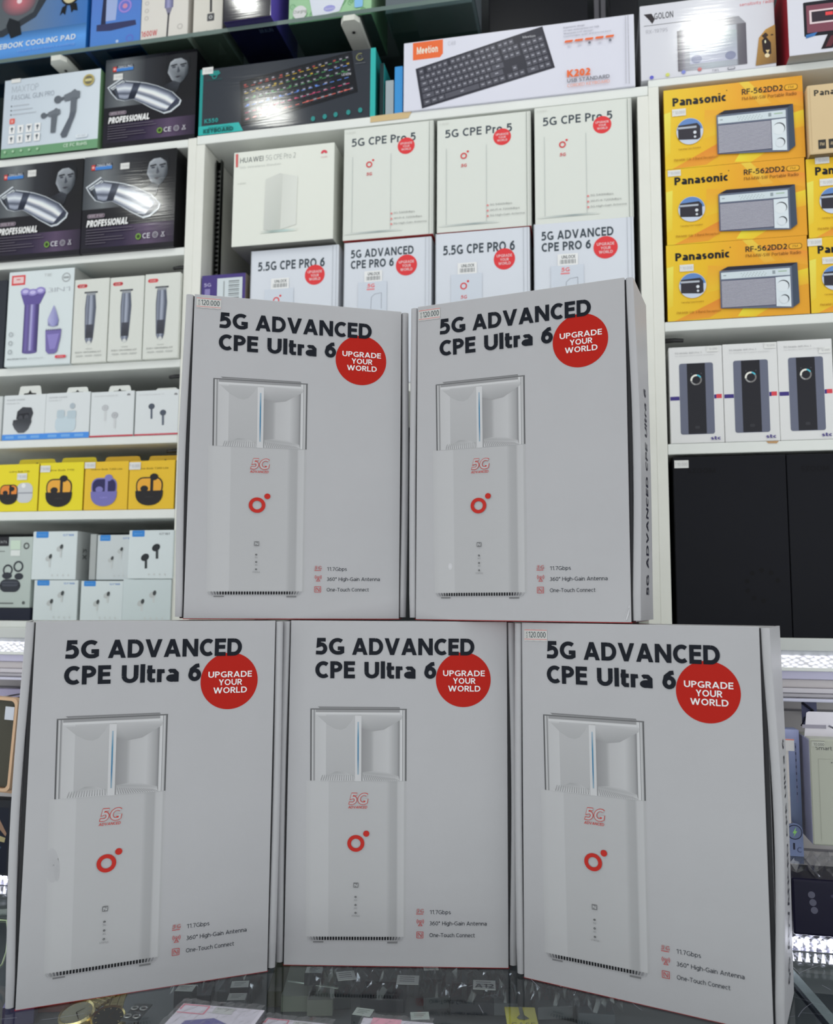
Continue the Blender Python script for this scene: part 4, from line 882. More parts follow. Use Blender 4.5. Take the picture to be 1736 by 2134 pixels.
a = Art(w_, h_); a.t('Panasonic', .05, .17, .36, .085, C(50, 46, 40), .05); a.l([(.02, .05), (.02, .95)], .002, C(180, 156, 118))
for i, t in enumerate(('FM', 'AM', 'SW')): x = .065+i*.075; a.r(x, .80, x+.055, .93, C(44, 42, 40)); a.up(); a.t(t, x+.012, .885, x+.043, .045, C(196, 176, 140), .02)
a.build('front_print', 'card', e)
# --- mobile hotspot boxes
sq = [[(1395.6, 724.5), (1506.8, 719), (1508, 922.4), (1395.6, 924)], [(1508, 718), (1621.7, 711.5), (1623.5, 919.5), (1508.5, 921.5)], [(1622, 711), (1737, 704.5), (1739, 917), (1624, 919)]]
s1, w, h = carton('hotspot_box', 'white mobile hotspot box next to the right post, first in its row of three', sq[0], C(212, 212, 212), 'white mobile hotspot boxes', z0=R2, dep=.06)
a = Art(w, h); PU = C(62, 52, 120); a.r(0.01, .515, .185, .555, PU); a.r(.83, .508, .87, .55, PU); a.r(.87, .505, .97, .548, C(206, 70, 80)); a.up()
a.rr(.19, .175, .825, .91, .045, C(100, 104, 122)); a.up(); a.r(.335, .178, .675, .905, C(36, 36, 42)); a.up()
a.ring(.505, .35, .105, .078, C(120, 118, 118), 36); a.ring(.505, .35, .108, .074, C(222, 220, 212), 16, 80, 190); a.ring(.505, .35, .108, .080, C(80, 180, 200), 12, 30, 80); a.ring(.505, .35, .106, .080, C(150, 150, 150), 10, 190, 260)
a.e(.42, .285, .012, C(80, 82, 90), n=6); a.e(.60, .285, .012, C(80, 82, 90), n=6); a.rr(.46, .825, .55, .855, .02, C(52, 52, 58))
a.t('5G Mobile WiFi Pro 3', .12, .075, .62, .018, C(160, 160, 162)); a.t('Go Wireless-Wi-Fi speed 3000Mbps', .12, .10, .86, .011, C(180, 180, 182)); a.t('stc', .745, .972, .925, .036, C(80, 72, 130), .06)
a.build('front_print', 'satin', s1)
s2 = place_copy(s1, 'white mobile hotspot box in the middle of the row of three', sq[1], R2); s3 = place_copy(s1, 'white mobile hotspot box at the picture edge, last in its row of three', sq[2], R2)
for s, x, y in ((s1, .82, .035), (s2, .87, .035), (s3, .86, .115)): sticker(s, x, y, .017, .009, w=w, h=h, c=216)
m = MB(); m.prism([(-.009, 0), (-.006, -.003), (.006, -.0035), (.009, 0)], 0.0003, C(180, 140, 96)); o = m.build('shelf_chip', 'card'); o.location = wpt(W(1610, 925)[0], DS-.0005, R2-.0004); o.rotation_euler = (0, 0, WYAW); tagp(o, 'small tan paint chip on the board edge under the hotspot boxes', 'chip')
# --- big black cartons
t1, w, h = carton('television_carton', 'large plain black carton with a small white sticker beside the right post', [(1404.5, 952), (1639, 947), (1650, 1331), (1410, 1330)], C(14, 15, 22), 'large black cartons', z0=DECK+.0002, dep=.22, mt='dark')
a = Art(w, h); a.t('SZOOM', .13, .095, .38, .028, C(8, 8, 14), .05)
for i in range(8): an = math.radians(20+i*45*.8); a.e(.76+.14*math.cos(an), .72-.14*math.sin(an)*w/h, .022, C(9, 9, 13), n=10)
a.build('front_print', 'dark', t1); place_copy(t1, 'large plain black carton cut by the right picture edge, no sticker', [(1640, 946), (1880, 941), (1890, 1331), (1652, 1331)], DECK+.0002)
sticker(t1, .075, .042, .021, .012)
# --- router boxes of the middle bay
def badge(a, x, y, r, c=C(212, 62, 66)):
    a.e(x, y, r, c, n=32); a.up(); k = a.w/a.h; wt = C(226, 190, 192)
    a.t('UPGRADE', x-r*.72, y-r*.18*k, x+r*.72, r*.26*k, wt, .03); a.t('YOUR', x-r*.4, y+r*.19*k, x+r*.42, r*.26*k, wt, .03); a.t('WORLD', x-r*.56, y+r*.55*k, x+r*.58, r*.26*k, wt, .03)
TX = C(66, 74, 82)
def olog(a, x, y, r, t='5G'):
    a.ring(x, y, r, r*.62, C(206, 66, 70), 24); a.e(x+r*1.25, y-r*1.3*a.w/a.h, r*.35, C(206, 66, 70), n=10); a.t(t, x-r*.85, y+r*3.6*a.w/a.h, x+r*.9, r*1.0*a.w/a.h, C(200, 90, 94), .04, .15)
pq = [[(717, 271), (905, 249), (901, 490), (714, 507)], [(913, 251), (1105, 231), (1108, 470), (908, 488)], [(1116.7, 219), (1316, 194), (1320.4, 447), (1112, 466)]]
ZM = W(800, 800)[1]; h6 = (wz([(702, 507), (897, 490), (1103, 470.6), (1322, 449.6)]))
WB = C(208, 211, 205); WC = C(204, 208, 216)
p1, w, h = carton('router_box', 'white router box with a red badge, second in the upper middle row', pq[0], WB, 'white router boxes in the upper middle row', z0=h6+.0006, dep=.09, bot=C(170, 60, 60), side=C(190, 192, 188))
a = Art(w, h); a.t('5G CPE Pro 5', .09, .165, .805, .072, TX, .035); badge(a, .70, .205, .094)
for x in (.10, .53): a.r(x, .26, x+.006, .935, C(186, 190, 188))
a.grad(.03, .935, .66, .95, [(0, WB), (.3, C(178, 184, 182)), (.6, C(150, 160, 160)), (1, WB)]); olog(a, .29, .34, .035)
for i, (t, x1) in enumerate((('5G 5400Mbps', .80), ('Wi-Fi 6 7200Mbps', .88), ('5G High-Gain Antenna', .93))): a.t(t, .57, .80+i*.047, x1, .017, C(150, 152, 150)); a.e(.545, .795+i*.047, .012, C(214, 130, 130), n=6)
a.t('K 30.000', .03, .045, .13, .014, C(190, 190, 186)); a.r(.955, 0.01, .960, 1, C(120, 124, 120)); a.r(.985, .01, .99, 1, C(170, 172, 168))
a.build('front_print', 'satin', p1); PR = p1
clampz(p1, M0-.0167); clampz(place_copy(p1, 'white router box with a red badge, third in the upper middle row', pq[1], h6+.0006), M0-.0167)
clampz(place_copy(p1, 'white router box with a red badge, right end of the upper middle row', pq[2], h6+.0006), M0-.0167)
nq = [[(520, 525), (704, 508), (704, 800), (520, 800)], [(714.6, 508), (898, 491), (899, 800), (716, 800)], [(906, 489), (1104, 471), (1106, 800), (908, 800)], [(1112, 468), (1322, 450), (1326, 800), (1115, 800)]]
def pro6(ttl, quad, label, first=None):
    if first: return place_copy(first, label, quad, ZM+.0003)
    e, w, h = carton('router_box', label, quad, WC, 'white router boxes in the lower middle row', z0=ZM+.0003, dep=.09, side=C(190, 192, 196)); a = Art(w, h)
    yy = lambda px: px/290.0
    if ttl == 1: a.t('5.5G CPE PRO 6', .085, yy(44), .845, yy(19), TX, .045); badge(a, .735, yy(60), .112)
    else: a.t('5G ADVANCED', .08, yy(33), .80, yy(17), TX, .045); a.t('CPE PRO 6', .08, yy(55), .575, yy(17), TX, .045); badge(a, .72, yy(55), .12)
    a.r(.24, yy(62), .445, yy(86), C(222, 226, 224)); a.up(); a.t('UNLOCK', .28, yy(71), .42, yy(6), C(90, 96, 98), .03)
    for i in range(14): a.r(.265+i*.0115, yy(73), .265+i*.0115+(.006 if i % 3 else .003), yy(81), C(110, 114, 116))
    a.r(.17, yy(84), .50, .99, C(196, 202, 212)); a.up()
    if ttl == 1: olog(a, .305, yy(108), .037)
    else: a.t('5G', .275, yy(96), .36, yy(8), C(214, 120, 124), .06, .1); a.r(.27, yy(98), .36, yy(101), C(216, 130, 134)); a.l([(.32, yy(140)), (.325, yy(116)), (.36, yy(110)), (.44, yy(108)), (.44, yy(140))], .006, C(150, 154, 164))
    for x in (.0, .93, .97): a.r(x+.003, 0.002, x+.008, 1, C(170, 174, 180))
    a.build('front_print', 'satin', e); return e
f1 = pro6(1, nq[0], 'white router box with a one line title, left end of lower middle row')
f2 = pro6(2, nq[1], 'white router box with a two line title, second in the lower middle row')
pro6(1, nq[2], 'white router box with a single line title, third in the lower middle row', f1); pro6(2, nq[3], 'white router box with a two line title, right end of lower middle row', f2)
# shorter cream router box at the left of the upper row, overhanging to the left
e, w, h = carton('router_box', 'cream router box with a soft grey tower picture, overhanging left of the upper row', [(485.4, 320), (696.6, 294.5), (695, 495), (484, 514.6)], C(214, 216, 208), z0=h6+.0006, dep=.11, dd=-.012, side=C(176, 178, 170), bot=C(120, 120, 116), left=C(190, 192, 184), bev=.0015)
a = Art(w, h); a.t('HUAWEI', .065, .12, .30, .055, C(120, 124, 122), .03); a.t('5G CPE Pro 2', .325, .12, .62, .055, C(150, 154, 150), -.01); a.t('5G Wireless Router', .065, .18, .48, .022, C(190, 192, 188)); a.p([(.02, .02), (.045, .02), (.045, .16), (.025, .16)], C(196, 90, 90))
for i in range(8):
    an = math.radians(8+i*23.5); x, y = .90+.020*math.cos(an), .105-.020*math.sin(an)*w/h; a.e(x, y, .013, C(206, 70, 86), .0065, 10, rot=an)
a.t('HUAWEI', .87, .155, .93, .018, C(200, 160, 162))
a.p([(.33, .32), (.47, .27), (.50, .28), (.485, .86), (.43, .875), (.32, .845)], [C(200, 202, 196), C(194, 196, 190), C(196, 198, 192), C(186, 188, 182), C(184, 188, 182), C(190, 192, 188)])
a.p([(.50, .28), (.645, .32), (.64, .82), (.485, .86)], [C(202, 204, 198), C(208, 210, 204), C(208, 210, 204), C(204, 206, 200)]); a.grad(.29, .86, .65, .885, [(0, C(212, 214, 206)), (.3, C(150, 164, 160)), (.7, C(176, 196, 192)), (1, C(212, 214, 206))])
a.t('K 60.000', .05, .35, .13, .02, C(186, 188, 182)); a.build('front_print', 'satin', e)
# purple carton low in the middle bay
e, w, h = carton('packing_box', 'dark purple carton with a white bar code label in the middle bay', [(417, 576), (508, 567), (510, 800), (417, 800)], C(72, 60, 120), z0=ZM+.0003, dep=.12, side=C(120, 110, 96))
a = Art(w, h); a.r(.36, .035, .93, .35, C(196, 204, 208)); a.up()
for i in range(9): a.r(.62, .06+i*.018, .86, .06+i*.018+(.006 if i % 2 else .010), C(110, 116, 118))
a.r(.5, .06, .53, .2, C(150, 156, 158)); a.t('5G', .06, .10, .22, .03, C(170, 164, 200), .03); a.r(.08, .12, .20, .2, C(130, 122, 170)); a.build('front_print', 'satin', e)
# --- left bay, third board: shaver box and three trimmers in clear wrap
carton('packing_box', 'very dark narrow box at the left picture edge beside the purple shaver box', [(-60, 590), (13, 582), (9, 764), (-60, 768)], C(44, 48, 56), z0=L3, dep=.08)
e, w, h = carton('shaver_box', 'white box picturing a purple three headed shaver and its attachments', [(17, 568), (153.5, 557), (148.5, 758), (11, 765)], C(204, 212, 214), z0=L3, dep=.10, dd=-.008, side=C(150, 152, 150))
a = Art(w, h); a.r(.045, .04, .255, .145, C(206, 70, 74)); a.up(); a.r(.07, .058, .23, .125, C(222, 190, 190)); a.up(); a.r(.12, .08, .18, .09, C(200, 90, 90)); a.t('TIIE', .54, .075, .66, .03, C(180, 184, 184)); a.ring(.88, .10, .065, .05, C(160, 164, 166), 22); a.r(.84, .09, .92, .11, C(150, 154, 156))
a.t('3IN1', .61, .245, .945, .045, C(168, 172, 178), -.01)
S = [(0, C(70, 60, 110)), (.2, C(110, 98, 160)), (.38, C(90, 80, 130)), (.5, C(170, 166, 210)), (.62, C(120, 110, 170)), (.8, C(80, 70, 124)), (1, C(66, 58, 104))]
a.grad(.265, .30, .49, .86, S); a.e(.3775, .86, .1125, C(96, 86, 140), .022, 20); a.up(); a.p([(.20, .24), (.26, .36), (.50, .36), (.58, .24), (.55, .20), (.24, .20)], C(96, 84, 146)); a.up()
for x, y in ((.27, .22), (.50, .22), (.385, .235)): a.e(x, y, .075, C(140, 130, 190), .05, 20); a.up(); a.e(x, y, .045, C(186, 178, 220), .026, 16); a.up()
a.p([(.72, .385), (.76, .45), (.80, .54), (.79, .60), (.72, .61), (.645, .595), (.635, .53), (.68, .45)], [C(150, 150, 190), C(190, 192, 220), C(120, 120, 170), C(90, 92, 140), C(150, 150, 196), C(96, 96, 140), C(170, 170, 205), C(196, 198, 222)])
a.p([(.61, .645), (.85, .64), (.84, .73), (.80, .87), (.76, .89), (.67, .89), (.63, .86)], C(112, 102, 160)); a.up(); a.p([(.64, .69), (.82, .685), (.77, .84), (.69, .845)], C(136, 126, 186))
for i in range(8): a.p([(.615+i*.029, .65), (.635+i*.029, .65), (.625+i*.029, .625)], C(70, 64, 100))
for i in range(3): a.ring(.085, .665+i*.092, .032, .022, C(150, 154, 158), 14)
a.t('MULTIFUNCTIONAL', .05, .932, .36, .014, C(110, 114, 118), .03); a.t('grooming kit', .38, .932, .60, .014, C(170, 174, 176)); a.rr(.775, .91, .94, .94, .02, C(206, 70, 80)); a.up(); a.t('XTRA', .81, .932, .90, .014, C(232, 190, 194))
a.build('front_print', 'satin', e)
tq = [[(153.6, 584.8), (225, 577), (224, 751.7), (150, 756.5)], [(227.4, 578), (299, 574.5), (296, 750.5), (226, 752)], [(301, 571.5), (374, 566.8), (372, 746), (298, 750)]]
t1, w, h = carton('trimmer_box', 'shrink wrapped trimmer box standing right against the purple shaver box', tq[0], C(204, 206, 200), 'shrink wrapped trimmer boxes', z0=L3, dep=.05, dd=-.007, mt='wrapped')
a = Art(w, h); a.rr(.08, .06, .38, .105, .06, C(206, 76, 80)); a.up(); a.t('VGR', .14, .095, .30, .022, C(236, 190, 190))
a.r(.30, .155, .68, .175, C(60, 62, 68)); a.p([(.36, .17), (.62, .17), (.62, .21), (.36, .21)], C(140, 144, 150)); a.up()
stripq([(.36, .20), (.335, .35), (.35, .55), (.37, .72), (.42, .77)], [(.62, .20), (.655, .35), (.63, .55), (.60, .72), (.56, .77)], V(60, 130, 90, 160, 130, 70, 96))
a.e(.49, .765, .055, C(196, 198, 196), .05, 14); a.up(); a.grad(.39, .55, .60, .71, [(0, C(60, 62, 74)), (1, C(44, 46, 56))], False)
a.t('TRIMMER', .40, .845, .60, .014, C(170, 172, 168)); a.t('BODY GROOMING KIT', .12, .885, .86, .018, C(140, 142, 140), .01)
for i in range(3): a.r(.14+i*.26, .91, .34+i*.26, .925, C(180, 182, 178))
a.build('front_print', 'wrapped', t1)
place_copy(t1, 'shrink wrapped trimmer box in the middle of the wrapped three', tq[1], L3, -.007); place_copy(t1, 'shrink wrapped trimmer box next to the left post, last of the wrapped three', tq[2], L3, -.007)
# --- left bay, fourth board: white earbud boxes
def tab(e, x0, x1, hh, col, hole=True, y=0.004):
    w, h = e['_w'], e['_h']; X0, X1 = (x0-.5)*w, (x1-.5)*w; d = (X1-X0)*.07; m = MB()
    cxm = (X0+X1)/2; hw = (X1-X0)*.26; z0 = h-.002; z1 = h+hh
    o = [(X0, z0), (X1, z0), (X1-d, z1-.0015), (X1-d*1.8, z1), (X0+d*1.8, z1), (X0+d, z1-.0015)]
    m.prism(o, 0.0008, col, 'y', y)
    if hole: m.prism([(cxm-hw, z0+hh*.30), (cxm-hw*.3, z0+hh*.34), (cxm, z0+hh*.62+.001), (cxm+hw*.3, z0+hh*.34), (cxm+hw, z0+hh*.30), (cxm+hw, z0+hh*.14), (cxm-hw, z0+hh*.14)], 0.0003, (0.02, 0.02, 0.02), 'y', y-.0002)
    return m.build('hang_tab', 'satin', e)
eq = [[(8, 824), (95.6, 821), (92.5, 918), (5, 919.4)], [(96, 819), (189, 816.5), (184.5, 913), (92.5, 915)], [(190.5, 817), (280, 814), (277.6, 907.5), (186, 911)], [(283, 814.6), (373, 811), (370.5, 904.4), (280, 907)]]
def case_open(a, x, y, s, c1, c2, inner, bud):
    a.p([(x-.17*s, y-.02*s), (x-.15*s, y-.20*s), (x-.02*s, y-.30*s), (x+.20*s, y-.28*s), (x+.25*s, y-.15*s), (x+.20*s, y+.0*s)], c1); a.up()
    a.p([(x-.14*s, y), (x-.12*s, y-.14*s), (x+.14*s, y-.16*s), (x+.16*s, y)], inner); a.up(); a.e(x-.06*s, y-.05*s, .055*s, bud, n=14); a.e(x+.09*s, y-.06*s, .055*s, bud, n=14); a.ring(x-.06*s, y-.05*s, .035*s, .02*s, c1, 10); a.ring(x+.09*s, y-.06*s, .035*s, .02*s, c1, 10); a.up()
    a.p([(x-.24*s, y+.0*s), (x+.20*s, y-.04*s), (x+.22*s, y+.05*s), (x+.14*s, y+.22*s), (x+.04*s, y+.30*s), (x-.10*s, y+.30*s), (x-.20*s, y+.20*s), (x-.25*s, y+.10*s)], [c1, c1, c1, c2, c2, c2, c2, c1])
def stem(a, x, y, s, c, c2=None, ang=0):
    a.l([(x, y), (x+.01*s+ang, y+.30*s)], .05*s, c2 or c); a.e(x, y-.02, .085*s, c, .075*s, 16); a.up(); a.ring(x, y-.02, .05*s, .04*s, c2 or c, 12)
WE = C(206, 210, 212)
def ebox(i, label, dep=.045, band=None):
    e, w, h = carton('earbud_box', label, eq[i], WE, 'white earbud boxes on the fourth board', z0=L4, dep=dep, side=C(180, 184, 184)); a = Art(w, h)
    if band == 'blue': a.r(0, .875, 1, 1, C(74, 138, 216)); a.up(); [a.rr(.08+k*.3, .91, .28+k*.3, .965, .01, C(112, 164, 226)) for k in range(3)]
    else: a.r(0, .965, 1, 1, C(186, 62, 76))
    return e, a
e, a = ebox(0, 'white earbud box with a black case picture and blue band, fourth board', band='blue'); a.t('HONOR CHOICE', .07, .125, .50, .03, C(150, 152, 156)); a.t('Earbuds X5', .07, .20, .38, .028, C(180, 182, 184)); case_open(a, .48, .56, .95, C(56, 58, 64), C(84, 86, 92), C(34, 36, 42), C(70, 72, 78)); a.build('front_print', 'satin', e); tab(e, .30, .86, .017, C(206, 208, 204))
e, a = ebox(1, 'white earbud box with a pale case picture and blue band, fourth board', band='blue'); a.t('HONOR CHOICE', .07, .115, .48, .03, C(150, 152, 156)); a.t('Earbuds X7', .07, .18, .36, .028, C(180, 182, 184)); a.rr(.24, .52, .70, .86, .12, C(186, 200, 208)); a.up(); a.rr(.27, .38, .44, .56, .04, C(176, 190, 198)); a.rr(.50, .40, .70, .58, .04, C(176, 190, 198)); a.e(.61, .30, .06, C(166, 176, 184), n=12); a.build('front_print', 'satin', e); tab(e, .42, .93, .010, C(206, 208, 204))
def flower(a, x, y):
    for k in range(6): an = math.radians(10+k*32); a.e(x+.022*math.cos(an), y-.022*math.sin(an), .02, C(120, 120, 124), .010, 8, rot=an)
e, a = ebox(2, 'white earbud box picturing two pale stem earbuds over a thin red base line'); a.t('HUAWEI FreeBuds SE', .08, .11, .62, .028, C(180, 180, 182)); flower(a, .87, .10); stem(a, .34, .38, .9, C(178, 180, 184), C(196, 198, 200)); stem(a, .57, .55, .9, C(170, 172, 176), C(196, 198, 200)); a.build('front_print', 'satin', e); tab(e, .36, .90, .011, C(206, 208, 204))
e, a = ebox(3, 'white earbud box picturing two dark stem earbuds over a thin red base line'); a.t('HUAWEI FreeBuds SE', .08, .11, .66, .028, C(190, 190, 192)); flower(a, .93, .12); stem(a, .38, .38, .85, C(62, 70, 84), C(76, 84, 100)); stem(a, .65, .53, .85, C(62, 70, 84), C(76, 84, 100)); a.build('front_print', 'gloss', e); tab(e, .42, .96, .004, C(200, 202, 198), False)
carton('packing_box', 'sliver of a pale box at the left picture edge beside the first white earbud box', [(-60, 828), (4, 826), (2, 919), (-60, 921)], C(196, 200, 200), z0=L4, dep=.04)
# --- left bay, fifth board: yellow earbud boxes
yq = [[(-8, 969), (80.6, 965.5), (78.3, 1065.7), (-10, 1066)], [(83, 965), (175, 962), (171.7, 1064.6), (80, 1065.5)], [(177.4, 962), (268, 961), (265.5, 1063.4), (174, 1064.5)], [(269, 960.5), (364, 958.6), (363, 1062), (267, 1063)]]
Y1, Y2 = C(224, 204, 40), C(230, 180, 48)
def ybox(i, label, col, c1, inner, bud, tabq, white=False):
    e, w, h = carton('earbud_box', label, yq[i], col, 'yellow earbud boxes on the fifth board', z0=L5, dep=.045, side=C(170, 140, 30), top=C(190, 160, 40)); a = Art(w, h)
    a.t('realme Buds T110' if i < 2 else 'realme Buds T200 Lite', .14 if i else .30, .18, .78 if i < 2 else .86, .036, C(120, 100, 30), .01)
    x, y, s = ((.32, .62, .78) if i == 0 else (.46, .60, 1.08))
    if white: a.rr(.50, .40, .88, .82, .14, C(190, 192, 196)); a.up(); a.r(.50, .60, .88, .63, C(150, 152, 160)); a.e(.66, .46, .05, C(226, 226, 228), n=10)
    a.up(); a.rr(x-.27*s, y-.24*s, x+.27*s, y+.10*s, .14*s, c1); a.up(); a.rr(x-.245*s, y-.215*s, x+.245*s, y+.08*s, .12*s, inner); a.up()
    a.e(x-.10*s, y-.02*s, .08*s, bud, .06*s, 12); a.l([(x+.05*s, y-.22*s), (x+.05*s, y+.06*s)], .06*s, bud); a.e(x+.09*s, y-.24*s if i else y-.12*s, .085*s, bud, .065*s, 14); a.up()
    a.p([(x-.28*s, y+.02*s), (x+.28*s, y+.02*s)]+[(x+.28*s*math.cos(t), y+.02*s+.28*s*math.sin(t)**.7) for t in [math.pi*k/12 for k in range(1, 12)]], c1); a.up(); a.t('realme', x-.07*s, y+.15*s, x+.08*s, .03*s, tuple(min(.8, v*1.8+.02) for v in c1))
    a.build('front_print', 'satin', e); tab(e, tabq[0], tabq[1], .0135, tuple(v*.86 for v in col), tabq[2], .03)
    return e
K_ = C(34, 32, 34)
e = ybox(0, 'yellow earbud box picturing a black and a white case, left picture edge', Y1, K_, C(214, 128, 54), K_, (.22, 1.18, True), True); sticker(e, .62, .27, .020, .012)
e = ybox(1, 'lemon yellow earbud box picturing one black case, second on the fifth board', Y1, K_, C(222, 160, 60), K_, (.22, 1.1, False)); sticker(e, .13, .13, .020, .012)
e = ybox(2, 'amber yellow earbud box picturing a lilac case, third on the fifth board', Y2, C(112, 108, 170), C(44, 42, 84), C(120, 116, 176), (.20, 1.1, False)); sticker(e, .12, .075, .021, .011)
e = ybox(3, 'amber yellow earbud box picturing a black case next to the left post', Y2, K_, C(232, 160, 54), K_, (.20, 1.0, True)); sticker(e, .13, .105, .022, .013)
# --- left bay, lowest deck
gz = DECK+.0122
e, w, h = carton('packing_box', 'navy box lying at the left picture edge under the grey green earbud box', [(-60, 1268), (63, 1266), (62, 1307), (-60, 1307)], C(26, 30, 46), z0=gz, dep=.09)
zt = gz+h
e, w, h = carton('earbud_box', 'grey green earbud box picturing an open ear hook set, left picture edge', [(-38, 1120), (66, 1118), (64, 1264), (-38, 1266)], C(172, 182, 178), z0=zt+.0006, dep=.06)
a = Art(w, h); a.r(0, .0, .52, .13, C(30, 30, 36)); a.up(); a.t('SOUNDPEATS', .05, .09, .48, .035, C(170, 172, 174)); a.r(.56, .05, .76, .18, C(190, 206, 190)); a.r(.57, .19, .76, .27, C(208, 212, 210)); a.ring(.88, .13, .06, .035, C(80, 84, 84), 18)
a.r(.3, .20, .45, .21, C(110, 114, 114)); D_ = C(44, 48, 56)
a.ring(.53, .47, .10, .07, D_, 18); a.ring(.74, .42, .10, .07, D_, 18); a.e(.52, .55, .10, D_, .06, 14); a.e(.76, .56, .09, D_, .06, 14); a.rr(.38, .60, .80, .78, .12, D_); a.up(); a.rr(.42, .63, .76, .70, .05, C(66, 70, 80)); a.r(.3, .93, .68, .945, C(90, 94, 94)); a.e(.88, .93, .03, C(80, 84, 84), n=8)
a.build('front_print', 'satin', e)
wq = {'a': [(67, 1107.5), (161, 1107), (158, 1207), (67, 1208)], 'b': [(203, 1115), (280, 1114), (280, 1207), (200, 1207)], 'c': [(269, 1105), (362, 1104.5), (359, 1204.5), (266, 1206)],
      'd': [(69, 1209), (161, 1209), (161, 1307), (69, 1307)], 'e': [(168, 1211), (256, 1210), (255, 1307), (166, 1307)], 'f': [(256, 1207.5), (357, 1207), (355, 1307), (254, 1307)]}
LOW = 'white stem earbud boxes low in the left bay'
def wart(w, h, col, name, blue=True, big=False, nc=C(90, 130, 190)):
    a = Art(w, h)
    if blue: a.rr(.07, -.0+.004, .35, .135, .02, C(56, 128, 200)); a.up(); a.t('lenovo', .12, .085, .30, .03, C(120, 170, 220)); a.t(name, .68, .10, .92, .04, nc, .01)
    k = .95 if big else .75; b = C(38, 42, 46) if big else C(176, 180, 180); s = C(50, 56, 58) if big else C(190, 194, 194); d = C(60, 64, 66)
    for x, y in ((.38, .56), (.62, .36)):
        a.l([(x+.02, y), (x+.03, y+.24*k)], .055*k, s); a.e(x, y, .10*k, b, .075*k, 16, rot=.5); a.up()
        if not big: a.e(x+.04, y-.04, .035, d, .05, 10, rot=-.3)
    for i in range(4): a.e(.48+i*.12, .91, .02, C(190, 194, 194), n=8)
    return a
zu = None
d_, w, h = carton('earbud_box', 'white stem earbud box at the left end of the lowest row in the left bay', wq['d'], C(198, 206, 208), LOW, z0=gz, dep=.05, side=C(170, 176, 176)); wart(w, h, None, 'GT188').build('front_print', 'satin', d_)
e_ = place_copy(d_, 'white stem earbud box in the middle of the lowest row in the left bay', wq['e'], gz)
f_, w2, h2 = carton('earbud_box', 'plain pale earbud box without blue logo at the right of the lowest left row', wq['f'], C(190, 200, 202), LOW, z0=gz, dep=.05, dd=-.004, side=C(160, 166, 166)); wart(w2, h2, None, '', False).build('front_print', 'satin', f_)
zd = gz+h
a_, wa, ha = carton('earbud_box', 'white stem earbud box stacked second from the left edge, its grey side showing', wq['a'], C(200, 208, 210), LOW, z0=zd+.0008, dep=.065, side=C(180, 184, 184)); wart(wa, ha, None, 'GT188').build('front_print', 'satin', a_)
m = MB(); v, fs = glyphs('X2', .05); m.mesh([(wa/2+.0003, .018+gy*.012, ha*.42+gx*.014) for gx, gy in v], fs, C(120, 124, 124)); m.build('side_lettering', 'satin', a_)
b_, wb, hb = carton('earbud_box', 'white stem earbud box half hidden behind the one with dark earbuds', wq['b'], C(190, 196, 198), LOW, z0=zd+.0008, dep=.05, dd=.010, left=C(150, 154, 154)); wart(wb, hb, None, 'GT188').build('front_print', 'satin', b_)
c_, wc_, hc = carton('earbud_box', 'white earbud box picturing two black stem earbuds, stacked against the left post', wq['c'], C(200, 208, 210), LOW, z0=gz+h2+.0008, dep=.05, dd=-.004); wart(wc_, hc, None, 'GT187', True, True, C(120, 124, 128)).build('front_print', 'satin', c_)
carton('packing_box', 'slim grey box standing between the stacked white earbud boxes', [(187, 1113), (200, 1113), (199, 1207), (186, 1207)], C(160, 164, 164), z0=zd+.0008, dep=.05, dd=.008)
# --- boxes on the glass shelf at the top
gq = DS-.012
e, w, h = carton('cooling_pad_box', 'blue notebook cooling pad box at the top left corner on the glass shelf', [(-90, -125), (190, -160), (179, 99), (-90, 139)], C(70, 110, 160), z0=GZ+.0002, dd=-.008, dep=.10, side=C(40, 110, 180), bot=C(20, 50, 84))
a = Art(w, h); a.grad(0, 0, 1, 1, [(0, C(96, 110, 124)), (.55, C(96, 118, 146)), (1, C(60, 110, 176))]); a.up(); a.grad(0, .78, 1, 1, [(0, C(60, 104, 156)), (.4, C(90, 150, 220)), (1, C(74, 126, 190))], False); a.up()
a.p([(.0, .36), (.66, .34), (.73, .40), (.73, .50), (.62, .68), (.38, .80), (.25, .80), (0, .74)], C(48, 54, 62)); a.up(); a.p([(.0, .38), (.62, .38), (.68, .44), (.60, .64), (.36, .75), (0, .70)], C(86, 92, 98)); a.up(); a.e(.485, .545, .13, C(96, 84, 92), .10, 24, cc=C(196, 110, 120)); a.up(); a.e(.49, .54, .02, C(230, 200, 205), n=10)
a.p([(.42, .66), (.50, .70), (.52, .80), (.44, .82), (.40, .72)], C(28, 32, 38))
a.p([(.815, .64), (.85, .62), (.84, .70), (.82, .68), (.80, .70)], C(24, 26, 30)); a.p([(.87, .62), (.92, .62), (.93, .68), (.90, .67), (.885, .69)], C(24, 26, 30)); a.e(.868, .56, .066, C(30, 32, 36), n=24); a.up(); a.e(.868, .56, .052, C(196, 186, 150), n=24); a.up(); a.t('365', .838, .578, .898, .034, C(60, 56, 50), .05)
a.t('NOTEBOOK COOLING PAD', .24, .895, .925, .040, C(214, 226, 240), .03, .1); a.t('multi function cooling', .50, .935, .92, .018, C(120, 160, 220))
a.build('front_print', 'satin', e)
e, w, h = carton('phone_cooler_box', 'blue gaming accessory box between the cooling pad box and the white ones on the glass', [(197, -155), (299, -168), (294, 84), (190, 97)], C(84, 132, 196), z0=GZ+.0002, dd=-.008, dep=.10, left=C(40, 120, 196), bot=C(20, 60, 100))
a = Art(w, h); a.grad(0, 0, 1, 1, [(0, C(110, 160, 214)), (.5, C(84, 116, 190)), (1, C(76, 126, 196))], False); a.up()
